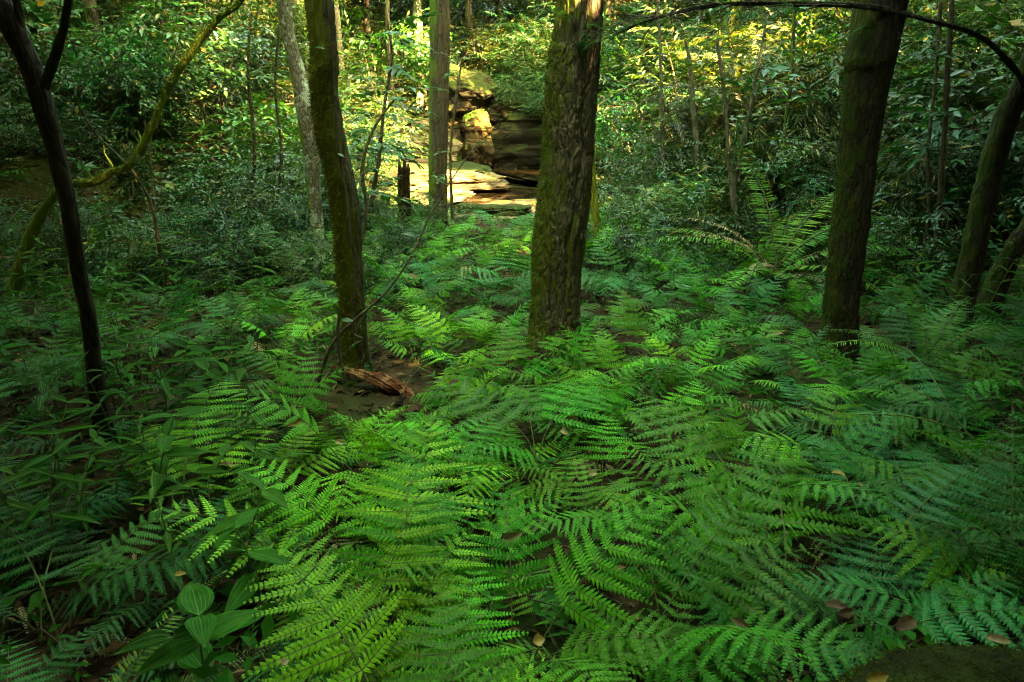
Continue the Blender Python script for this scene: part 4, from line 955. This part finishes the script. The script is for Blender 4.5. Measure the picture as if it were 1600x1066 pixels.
def bush_meshes(seed, spr, n, rx, h, mat, nst=5, scale=1.0, hang=0.0, cl=12, low=.1):
    r = random.Random(seed); lv = MB(); ms = {i: [] for i in range(5)}; st = MB(); cents = []
    for i in range(cl):
        a = r.uniform(0, 6.28); q = r.uniform(.1, 1)**.5*rx*.8
        cents.append(Vector((math.cos(a)*q, math.sin(a)*q, h*(low+(1-low)*r.random()**.8))))
    for i, c in enumerate(cents):
        base = Vector((r.uniform(-.1, .1)*rx, r.uniform(-.1, .1)*rx, 0)); m = base.lerp(c, .55)+Vector((0, 0, h*.12))
        v, q, t3_ = tube_arrays(catmull([base, m, c], 8), [.012*h*(1-.1*j) for j in range(8)], 5); st.add(v, q, t3_)
    for i in range(n):
        c = r.choice(cents); p = c+Vector((r.gauss(0, .24)*rx, r.gauss(0, .24)*rx, r.gauss(0, .13)*h))
        if p.z < .03: p.z = .05
        o = (p-Vector((0, 0, h*.35))); d = Vector((o.x, o.y, 0)).normalized()+rvec(r, .45)+Vector((0, 0, .15-hang))
        ms[i % 5].append(frame(d, Vector((0, 0, 1))+rvec(r, .35), p-d.normalized()*.12, scale*r.uniform(.7, 1.2)))
    for k in ms: lv.inst(SPR[spr][k], ms[k])
    return lv.mesh('foliage', [M[mat], M['twig']]), st.mesh('stem', [M['twig']])
BUSH = {}
for nm, args in dict(
        teal=('ovate', 150, .8, 1.5, 'shrub_teal'), green=('ovate', 150, .8, 1.6, 'shrub_green'), olive=('small', 240, .8, 1.7, 'shrub_olive'),
        small_teal=('small', 300, .9, 1.4, 'shrub_teal'), small_green=('small', 300, .9, 1.5, 'shrub_green'), fine=('tiny', 420, .9, 1.4, 'shrub_teal'),
        fine_olive=('tiny', 420, .9, 1.6, 'shrub_olive'), bamboo=('bamboo', 230, .7, 1.5, 'bamboo')).items():
    BUSH[nm] = [bush_meshes(300+i*17+len(nm), *args, hang=.5 if nm == 'bamboo' else 0) for i in range(3)]
BUSHLOOK = dict(teal='bluish broad-leaved shrub', green='green broad-leaved shrub', olive='olive small-leaved shrub', small_teal='bluish small-leaved shrub', small_green='green small-leaved shrub',
                fine='fine-leaved bluish bush', fine_olive='fine-leaved olive bush', bamboo='tufted bamboo with narrow drooping leaves')
NB = 0
FARM = [((-1.2, 20), 'sunlit rocks'), ((1.2, 24), 'pool wall'), ((-1.2, 24), 'overhanging boulder'), ((-4.5, 12), 'left creek bank'), ((3.0, 8), 'sunlit thicket'), ((5.5, 8), 'right edge of the forest'), ((-7, 13), 'left edge of the forest')]
def bush(x, y, kind, s=1.0, label=None, group='shrubs of the forest understorey', sink=0.05, name='shrub', z=None):
    global NB, MARKS; NB += 1; r = random.Random(NB*11)
    if label is None:
        keep = MARKS
        if y > 8: MARKS = FARM+[m for m in keep if m[0][1] > 7]
        sz = 'tall' if s > 1.3 else ('low' if s < .8 else 'mid-height')
        label = unique_label(f"{sz} {BUSHLOOK[kind]}", x, y, ('dense', 'loose', 'ragged', 'rounded', 'leaning', 'airy', 'shaded', 'spreading', 'upright', 'tangled'), group); MARKS = keep
    else: group = None
    t = thing(name, label, 'shrub', (x, y, height(x, y)-sink if z is None else z), r.uniform(0, 6.28), group)
    a, b_ = BUSH[kind][r.randrange(3)]
    sc = (s*r.uniform(.9, 1.1), s*r.uniform(.9, 1.1), s)
    obj('foliage', a, t, scale=sc); obj('stem', b_, t, scale=sc)
def bush_px(px, Y, kind, s, label=None):
    q = P(px, 300, Y); bush(q.x, Y, kind, s, label)
for px, Y, k, s in [(430, 6.6, 'small_teal', .38), (480, 6.2, 'small_green', .34), (620, 7.0, 'small_teal', .36), (590, 6.4, 'teal', .32), (660, 7.6, 'small_green', .34), (950, 7.0, 'teal', .36), (1010, 6.8, 'small_teal', .36), (1060, 7.4, 'teal', .45), (380, 6.8, 'teal', .42), (320, 6.4, 'small_teal', .42), (240, 6.6, 'teal', .36), (1000, 7.8, 'small_green', .5), (460, 7.6, 'teal', .5), (1110, 6.2, 'small_green', .32), (540, 8.2, 'fine', .55), (400, 7.6, 'small_green', .55), (350, 7.8, 'teal', .5), (605, 8.0, 'small_teal', .42), (930, 8.4, 'small_green', .5), (1040, 8.6, 'fine', .6), (1150, 6.9, 'small_teal', .42), (1380, 6.4, 'small_green', .45), (1440, 6.0, 'teal', .42), (280, 7.2, 'small_teal', .5), (180, 6.4, 'teal', .45), (90, 6.6, 'small_teal', .5), (660, 8.8, 'small_green', .34)]: bush_px(px, Y, k, s)
# left: shrubs on and behind the creek bank
for px, Y, k, s in [(60, 7.2, 'teal', .7), (150, 7.6, 'teal', .55), (210, 11.6, 'teal', 1.1), (110, 12, 'teal', 1.3), (20, 11.5, 'green', 1.3), (290, 12.4, 'teal', 1.25), (170, 13.5, 'small_teal', 1.6), (60, 14, 'small_green', 1.7), (350, 13.2, 'green', 1.25),
                    (330, 9.2, 'small_teal', .75), (390, 8.6, 'small_green', .75), (430, 9.0, 'small_teal', .9), (380, 10.6, 'small_teal', 1.0), (450, 10.8, 'small_green', 1.1), (340, 10.2, 'small_teal', .7), (415, 12, 'green', 1.3), (500, 11.6, 'small_green', 1.25),
                    (540, 10.2, 'small_teal', .9), (560, 12.6, 'small_green', 1.2), (470, 14, 'teal', 1.7), (400, 15.5, 'small_green', 1.9), (520, 15.5, 'olive', 1.8), (585, 9.0, 'fine', .45), (655, 9.8, 'fine', .3), (720, 10.2, 'small_teal', .25),
                    (255, 15, 'small_green', 1.9), (330, 16.5, 'olive', 1.9), (560, 18.5, 'small_green', 1.7), (440, 18, 'olive', 2.0), (500, 8.0, 'teal', .55), (440, 7.4, 'small_teal', .5)]:
    bush_px(px, Y, k, s)
for px, Y, k, s in [(40, 9.9, 'small_teal', .5), (130, 10.2, 'teal', .5), (215, 10.6, 'bamboo', .45), (285, 10.9, 'small_green', .5), (330, 11.6, 'teal', .7), (75, 10.8, 'teal', .7), (180, 11.2, 'small_teal', .8), (250, 11.5, 'teal', .8)]: bush_px(px, Y, k, s)
for x, y, k, s, lb in [(-2.75, .5, 'teal', 1.25, 'bluish broad-leaved shrub added for shade outside the lower left corner'), (-3.5, 1.7, 'green', 1.2, 'green broad-leaved shrub added for shade outside the left edge'), (2.9, .4, 'green', 1.3, 'green broad-leaved shrub added for shade outside the lower right corner'), (3.7, 1.6, 'teal', 1.2, 'bluish broad-leaved shrub added for shade outside the right edge'), (-1.0, -1.5, 'green', 1.5, 'tall shrub added for shade behind the camera on the left'), (1.1, -1.6, 'teal', 1.5, 'tall shrub added for shade behind the camera on the right')]: bush(x, y, k, s, lb)  # unseen shrubs added to shade the lower corners and bottom edge
# right: thicket
for px, Y, k, s in [(1000, 10.4, 'small_green', .9), (1045, 9.6, 'small_green', .8), (1090, 10.5, 'fine_olive', 1.2), (1010, 12.5, 'small_teal', 1.4), (1075, 12.6, 'olive', 1.6), (1140, 9.5, 'bamboo', .9), (1190, 8.8, 'small_green', .8), (1235, 9.2, 'bamboo', 1.0),
                    (1270, 8.0, 'small_teal', .7), (1150, 11.5, 'fine_olive', 1.6), (1220, 11.5, 'olive', 1.6), (1290, 11, 'olive', 1.6), (1080, 8.0, 'small_green', .5), (1130, 7.6, 'green', .45), (1100, 7.0, 'bamboo', .45), (1380, 8.0, 'fine_olive', .8), (1430, 7.4, 'bamboo', .7),
                    (1400, 9.6, 'small_teal', 1.4), (1470, 8.6, 'teal', 1.2), (1540, 7.6, 'teal', 1.1), (1640, 7.2, 'teal', .9), (1500, 10.5, 'small_teal', 1.7), (1560, 9.5, 'teal', 1.6), (1350, 10.2, 'small_green', 1.5), (1440, 12, 'fine_olive', 2.0), (1040, 15, 'small_green', 1.9),
                    (960, 17.5, 'small_teal', 1.3), (1120, 14, 'olive', 2.0), (1200, 14, 'small_green', 2.1), (1000, 8.6, 'small_teal', .45), (1320, 13, 'small_green', 2.1), (1590, 8.2, 'green', 1.2), (1165, 7.4, 'bamboo', .5), (1250, 6.8, 'bamboo', .45)]:
    bush_px(px, Y, k, s)
# over the pool
bush_px(840, 28.2, 'fine', 2.3, 'large bluish bush spilling over the rock wall above the pool'); bush_px(885, 27.6, 'fine', 2.1, 'rounded bluish bush above the pool beside the broad trunk')
bush_px(800, 29.5, 'fine', 2.6, 'tall bluish bush on the slope above the pool'); bush_px(930, 27.8, 'small_teal', 2.1, 'hanging bush right of the broad trunk over the pool')
bush_px(868, 26.8, 'fine', 1.6, 'fine-leaved bush draping the top of the dark pool wall'); bush_px(805, 26.6, 'fine', 1.3, 'small fine-leaved bush between the mossy boulder and the pool wall')
bush_px(690, 28.0, 'small_green', 1.8, 'green bush on top of the overhanging boulder')
for px, py, Y, s_, lb in [(795, 172, 24.9, .75, 'small bush rooted on the dark wall beside the mossy boulder'), (850, 178, 24.6, .85, 'bush hanging over the middle of the dark pool wall'), (910, 180, 24.7, .8, 'bush hanging over the pool wall next to the broad trunk'), (690, 125, 25.2, .7, 'tuft of leaves growing on the overhanging boulder')]:
    q = P(px, py, Y); bush(q.x, q.y, 'fine', s_, lb, z=q.z-.25)
# hillside beyond the creek
r = random.Random(5); KK = ['olive', 'small_green', 'small_teal', 'fine_olive', 'green', 'fine', 'teal', 'small_green']
yy = 19.0; row = 0
while yy < 46:
    hw = yy*.78+1; step = 1.35+.045*(yy-19); x = -hw+r.random()*step
    while x < hw:
        xx, y2 = x+r.uniform(-.4, .4)*step, yy+r.uniform(-.5, .5); x += step
        d, u, s_ = creek_d(xx, y2)
        if s_ < 0 and y2 < 26 and xx < 4: continue
        if d < half_w(u)+.9 or (abs(xx+.2) < 3.4 and y2 < 28.5): continue
        bush(xx, y2, r.choice(KK), r.uniform(1.3, 2.1), sink=.25)
    yy += 1.9+.08*(yy-19); row += 1
for px, Y in [(30, 16), (-20, 13), (120, 17), (200, 18), (280, 19), (70, 20)]: bush_px(px, Y, r.choice(KK), 1.9)
print('bushes', NB, 'herbs', NH)

# ------------------------------------------------------------------ trees of the background and around the clearing
r = random.Random(99)
BG = [(330, 17, 15), (285, 14, 10), (385, 20, 14), (545, 22, 13), (580, 26, 10), (612, 23, 9), (655, 27, 12), (745, 29, 12), (790, 31, 9), (990, 21, 13), (1060, 18, 10), (1110, 16, 12), (1165, 18, 14), (1215, 15, 12), (1262, 13, 9),
      (1290, 17, 13), (1405, 14, 16), (1330, 19, 12), (1500, 14, 18), (1570, 12, 14), (100, 15, 15), (30, 13, 16), (170, 16, 12), (230, 19, 14), (480, 25, 12), (430, 23, 10), (930, 30, 11), (860, 33, 10)]
for i, (px, Y, wpx) in enumerate(BG):
    x0 = P(px, 200, Y).x; z0 = height(x0, Y); rad = wpx/2/F*Y*.9; ln = r.uniform(-.14, .14); hh = r.uniform(7, 10)
    pts = [(x0, Y, z0-.2, rad*1.3), (x0+ln*1.5, Y+.1, z0+1.5, rad), (x0+ln*2.2+r.uniform(-.2, .2), Y, z0+3.5, rad*.9), (x0+ln*4.5, Y, z0+hh*.75, rad*.75), (x0+ln*6, Y, z0+hh, rad*.5)]
    kind = r.choice(['bark_lichen', 'bark_grey', 'twig_pale', 'bark_dark', 'bark_grey'])
    word = {'bark_lichen': 'pale spotted', 'bark_grey': 'grey', 'twig_pale': 'tan', 'bark_dark': 'dark'}[kind]
    keep = MARKS; MARKS = FARM+[m for m in keep if m[0][1] > 4.4]
    lb = unique_label(f"slender {word} background trunk leaning {'right' if ln > 0 else 'left'}", x0, Y, ('taller', 'thinner', 'crooked', 'smooth'), 'background trees'); MARKS = keep
    tree('forest_tree', lb, pts, M[kind], ((3.2, 3.2, 2.2), 420, 500+i), 'slender trees in the forest behind the creek', 14, 60, None, amp=.006, lump=.08, flare=.2, seed=i)
# more trees up the slope, their crowns closing the canopy over it
for i in range(125):
    Y = r.uniform(12, 44); px = r.uniform(-150, 1750)
    x0 = P(px, 200, Y).x
    if creek_d(x0, Y)[0] < half_w(creek_d(x0, Y)[1])+.3 or (Y < 16 and 380 < px < 1250) or (550 < px < 1000 and Y < 26): continue
    z0 = height(x0, Y); rad = r.uniform(.07, .13); ln = r.uniform(-.1, .1); hh = r.uniform(7.5, 11)
    pts = [(x0, Y, z0-.2, rad*1.3), (x0+ln*1.5, Y+.1, z0+1.5, rad), (x0+ln*2.2, Y, z0+3.5, rad*.9), (x0+ln*4.5, Y, z0+hh*.75, rad*.75), (x0+ln*6, Y, z0+hh, rad*.5)]
    kind = r.choice(['bark_grey', 'bark_dark', 'bark_dark', 'twig']); word = {'bark_grey': 'grey', 'bark_dark': 'dark', 'twig': 'brown'}[kind]
    keep = MARKS; MARKS = FARM+[m for m in keep if m[0][1] > 4.4]
    lb = unique_label(f"{'thick' if rad > .1 else 'thin'} {word} slope tree leaning {'right' if ln > 0 else 'left'}", x0, Y, ('taller', 'shaded', 'crooked', 'smooth', 'far'), 'trees up the slope'); MARKS = keep
    tree('forest_tree', lb, pts, M[kind], ((3.2, 3.2, 2.0), 420, 1500+i), 'trees up the slope', 12, 50, None, amp=.006, lump=.08, flare=.2, seed=i)
# unseen trees added round the clearing, outside the picture, so their crowns shade it
n = 0
for gx in range(-24, 27, 5):
    for gy in range(-18, 34, 5):
      for rep in range(2 if (0 <= gx <= 13 and -9 <= gy <= 5) else 1):
          x, y = gx+r.uniform(-1.5, 1.5), gy+r.uniform(-1.5, 1.5)
          inview = y > 0 and abs(x) < .80*y+.6
          if inview or math.hypot(x, y) < 2.2: continue
          if creek_d(x, y)[0] < 1.5: continue
          z0 = height(x, y); hh = r.uniform(6.0, 8.5); rad = r.uniform(.1, .2)
          pts = [(x, y, z0-.2, rad*1.3), (x+.1, y, z0+hh*.4, rad), (x+r.uniform(-.5, .5), y+r.uniform(-.5, .5), z0+hh, rad*.6)]
          side = 'left' if x < 0 else 'right'
          tree('added_shade_tree', f"dark shade tree added outside the picture on the {side}", pts, M['bark_dark'], ((3.0, 3.0, 3.4), 800, 800+n), f'canopy trees on the {side} outside the picture', 14, 40, None, amp=.006, lump=.08, flare=.2, seed=n); n += 1
for x, y in [(4.4, -.6), (6.4, 1.6), (3.0, -3.0), (7.2, -1.6), (9.2, 1.0), (5.2, -4.4), (9.6, -3.0), (7.6, -5.6), (11.6, -.8), (4.2, -7.4), (11.8, 3.0), (10.6, -6.6), (5.0, 3.4), (6.6, 5.0), (8.6, 5.8), (7.4, 3.0), (9.6, 8.6), (12.4, 6.4)]:  # unseen tall trees added up-sun to block sun on ferns and bank
    z0 = height(x, y); hh = r.uniform(10, 13.5)
    tree('added_shade_tree', f"dark shade tree added outside the picture on the right", [(x, y, z0-.2, .16), (x+.1, y, z0+hh*.4, .12), (x, y, z0+hh, .08)], M['bark_dark'], ((2.6, 2.6, 2.0), 620, 1800+n), 'canopy trees on the right outside the picture', 14, 40, None, amp=.006, lump=.08, flare=.2, seed=n); n += 1
for gx in (5.5, 9.5, 13.5, 17.5):  # unseen taller trees added to keep sun off the upper left slope
    for gy in (-5, -1, 3, 7, 11):
        x, y = gx+r.uniform(-1, 1), gy+r.uniform(-1, 1)
        if y > 0 and x < .8*y+.6: continue
        z0 = height(x, y)
        tree('added_shade_tree', 'dark tall sun-blocking tree added outside the picture on the right', [(x, y, z0-.2, .3), (x+.1, y, z0+8, .22), (x, y, z0+r.uniform(17, 21), .12)], M['bark_dark'], ((3.4, 3.4, 2.4), 560, 3300+n), 'tall added sun-blocking trees on the right outside the picture', 14, 40, None, .3, amp=.006, lump=.08, flare=.2, seed=n); n += 1
for x, y, h, cx, cy, cr, lb in [(-5.2, 5.0, 3.6, .5, 0, 1.7, 'low-crowned shade tree added outside the left edge, level with the leaning mossy tree'), (-6.6, 7.6, 4.2, .4, 0, 2.0, 'low-crowned shade tree added outside the left edge near the creek bend'),  # unseen low crowns added to darken the sides and bottom
        (-3.3, 1.3, 3.2, .5, .5, 1.3, 'low-crowned shade tree added left of the camera'), (5.0, 3.6, 3.6, -.5, .2, 1.7, 'low-crowned shade tree added outside the right edge beside the sword fern'), (6.2, 6.0, 4.2, -.6, 0, 2.0, 'low-crowned shade tree added outside the right edge behind the leaning pair'),
        (3.4, .9, 3.2, -.4, .5, 1.4, 'low-crowned shade tree added right of the camera'), (-1.8, -1.3, 3.2, .6, .5, 1.4, 'low-crowned shade tree added behind the camera, left one'), (1.9, -1.4, 3.3, -.5, .5, 1.4, 'low-crowned shade tree added behind the camera, right one')]:
    z0 = height(x, y)
    tree('added_shade_tree', lb, [(x, y, z0-.1, .07), (x+cx*.3, y+cy*.3, z0+h*.5, .055), (x+cx, y+cy, z0+h, .04)], M['bark_dark'], ((cr, cr, .55), 420 if x < 2.5 else 760, 2600+n), None, 14, 40, None, 0.0, amp=.004, lump=.08, flare=.2, seed=n); n += 1
print('canopy', n)

# ------------------------------------------------------------------ fallen leaves
def dry_leaf(px, py, Y, L, wd, mat, label, az=0.0, tilt=.3, curl=.5, z=None):
    p = P(px, py, Y); mb = MB(); n = 9; V = []
    for i in range(n):
        t = i/(n-1); h = wd/2*math.sin(math.pi*t**.85)**.8*(1+.35*noise.noise(Vector((t*5, px*.1, 0))))+.001
        for s_ in (1, .5, 0, -.5, -1): V.append(((t-.5)*L, s_*h, curl*abs(s_)*h*.9+.10*L*math.sin(t*3)+.03*L*math.sin(t*17)*s_))
    Q = [(i*5+j, i*5+j+1, i*5+j+6, i*5+j+5) for i in range(n-1) for j in range(4)]; mb.add(V, Q)
    V2 = [(a, b_, c-.0012) for a, b_, c in V]; mb.add(V2, [q[::-1] for q in Q])
    o = obj('fallen_leaf', mb.mesh('fallen_leaf', M[mat]), None, p, (tilt, 0, az)); tag(o, label, 'fallen leaf')
for a in [(798, 838, 1.98, .085, .045, 'dead_leaf', 'large crumpled tan leaf lying on the ferns below the middle', .5, .9),
          (466, 666, 2.75, .10, .032, 'yellow_leaf', 'long oval tan-yellow leaf on the ferns left of the rotten wood', 0, .4),
          (925, 740, 2.45, .038, .03, 'dead_leaf', 'small pale curled leaf on the dark fern right of centre', .8, .6),
          (1340, 755, 2.4, .045, .032, 'dead_leaf', 'tan leaf standing on edge in the right ferns', 1.3, .9),
          (1117, 752, 2.42, .045, .024, 'dead_leaf', 'tan bent leaf between the pale curled leaf and the right one', 2.9, .5),
          (1045, 714, 2.6, .035, .008, 'yellow_leaf', 'tiny yellowish sliver of leaf on the ferns', 1.9, .9),
          (1210, 524, 4.5, .16, .03, 'dead_leaf', 'long narrow brown leaf below the big arching fern', .4, .5),
          (1389, 516, 4.9, .09, .04, 'yellow_leaf', 'orange-yellow leaf caught right of the right mossy tree', 1.5, 1.0),
          (628, 508, 4.7, .10, .04, 'yellow_leaf', 'yellow-tan leaf right of the leaning mossy tree', .4, .5),
          (470, 522, 4.9, .06, .05, 'yellow_leaf', 'yellowish leaf left of the leaning mossy tree', 1.0, .6),
          (355, 727, 2.5, .075, .02, 'dead_leaf', 'narrow orange-brown leaf under the upright stepped fern', -.2, .3),
          (530, 692, 2.7, .06, .018, 'dead_leaf', 'slim rolled brown leaf on ferns below the rotten wood', -.6, .5),
          (842, 1001, 1.42, .032, .026, 'yellow_leaf', 'small round yellow leaf near the lower picture edge', .3, .6),
          (1160, 976, 1.5, .06, .02, 'dead_leaf_brown', 'reddish brown leaf left of the mossy log', -.9, .8),
          (445, 1035, 1.35, .022, .018, 'dead_leaf', 'tiny pale leaf at the bottom left of centre', .9, .4),
          (282, 897, 1.65, .03, .014, 'yellow_leaf', 'tiny yellow leaf beside the heart-leaved herb', .2, .5),
          (770, 567, 4.4, .09, .03, 'dead_leaf', 'pale dry leaf left of the broad trunk foot', .1, .4),
          (1415, 975, 1.28, .07, .03, 'dead_leaf_brown', 'dark curled leaf resting on top of the mossy log', .5, .5),
          (1560, 1000, 1.2, .045, .018, 'dead_leaf', 'pale crumpled leaf at the right end of the mossy log', -.4, .6),
          (1370, 1058, 1.05, .05, .02, 'yellow_leaf', 'pale yellow leaf on the near face of the mossy log', .2, .9)]: dry_leaf(*a)

r = random.Random(303)
for i in range(46):
    yy = r.uniform(1.6, 6.5); xx = r.uniform(-.6, .62)*yy; z = height(xx, yy)+r.uniform(.2, .36); d = Vector((xx, yy, z))-CAM; k = d.dot(FW)
    px = 800+F*d.x/k; py = 533-F*d.dot(UP)/k; L = r.uniform(.03, .07); mt = r.choice(['dead_leaf', 'dead_leaf_brown', 'dead_leaf_brown', 'yellow_leaf'])
    lk = {'dead_leaf': 'tan', 'dead_leaf_brown': 'brown', 'yellow_leaf': 'yellowish'}[mt]
    dry_leaf(px, py, yy, L, L*r.uniform(.3, .55), mt, unique_label(f"{'small' if L < .05 else 'narrow'} {lk} leaf caught in the ferns", xx, yy, ('curled', 'dry', 'torn'), None), r.uniform(0, 6), r.uniform(.1, 1.0), r.uniform(.2, 1.4))
tw = MB(); r = random.Random(12)
for i in range(420):
    yy = .9+9*r.random()**1.4; xx = r.uniform(-1, 1)*(.8*yy+.4); a = r.uniform(0, 6.28); L = r.uniform(.08, .35); d = Vector((math.cos(a), math.sin(a), r.uniform(-.05, .3)))*L
    p = gp(xx, yy, .02); v, q, t3_ = tube_arrays([p, p+d*.5+rvec(r, .015), p+d], [.004, .003, .0015], 4); tw.add(v, q, t3_)
o = obj('twig_litter', tw.mesh('twig_litter', M['twig'])); o['kind'] = 'stuff'

# ------------------------------------------------------------------ ground cover nobody could count
def scatter(n, region, tpl, size, seed, up=.35, dz=(0, .03)):
    r = random.Random(seed); ms = [[] for _ in tpl]; c = 0
    while c < n:
        x, y = region(r); c += 1
        d, u, s_ = creek_d(x, y)
        if d < half_w(u)-.1: continue
        if size > .2 and abs(x+.7) < .42 and abs(y-3.5) < .4: continue
        if 12 < y < 27 and -2.2 < x < 1.4: continue
        z = height(x, y)+r.uniform(*dz)
        a = r.uniform(0, 6.28); ms[r.randrange(len(tpl))].append(frame((math.cos(a), math.sin(a), r.gauss(0, .2)), Vector((0, 0, 1))+rvec(r, up), (x, y, z), size*r.uniform(.6, 1.3)))
    mb = MB()
    for t, m in zip(tpl, ms): mb.inst(t, m)
    return mb
def wedge(y0, y1, p=1.0):
    def f(r):
        y = y0+(y1-y0)*r.random()**p; return r.uniform(-1, 1)*(.8*y+.6), y
    return f
o = obj('leaf_litter', scatter(22000, wedge(.8, 12, 1.3), [LEAF['ovate'], LEAF['narrow']], .065, 1, .5).mesh('leaf_litter', M['litter'])); o['kind'] = 'stuff'
o = obj('bank_litter', scatter(9000, lambda r: (r.uniform(-11, -2.5), r.uniform(8, 14)), [LEAF['ovate'], LEAF['narrow']], .11, 6, .6, (0, .06)).mesh('bank_litter', M['litter'])); o['kind'] = 'stuff'
o = obj('bank_undergrowth', scatter(1500, lambda r: (r.uniform(-11, -3), r.uniform(9.2, 14)), SPR['small'][:3]+SPR['ovate'][:2], .9, 7, .5, (.03, .3)).mesh('bank_undergrowth', [M['shrub_teal'], M['twig']])); o['kind'] = 'stuff'
o = obj('undergrowth', scatter(2000, wedge(1.2, 11, .8), SPR['small'][:3]+SPR['ovate'][:2], .55, 2, .4, (.03, .30)).mesh('undergrowth', [M['herb'], M['twig']])); o['kind'] = 'stuff'
def hill(r):
    y = r.uniform(12, 44); return r.uniform(-1, 1)*(.8*y+1), y
o = obj('hillside_undergrowth', scatter(9000, hill, SPR['small'][:3]+SPR['ovate'][:2], 1.5, 3, .5, (.05, .7)).mesh('hillside_undergrowth', [M['shrub_olive'], M['twig']])); o['kind'] = 'stuff'
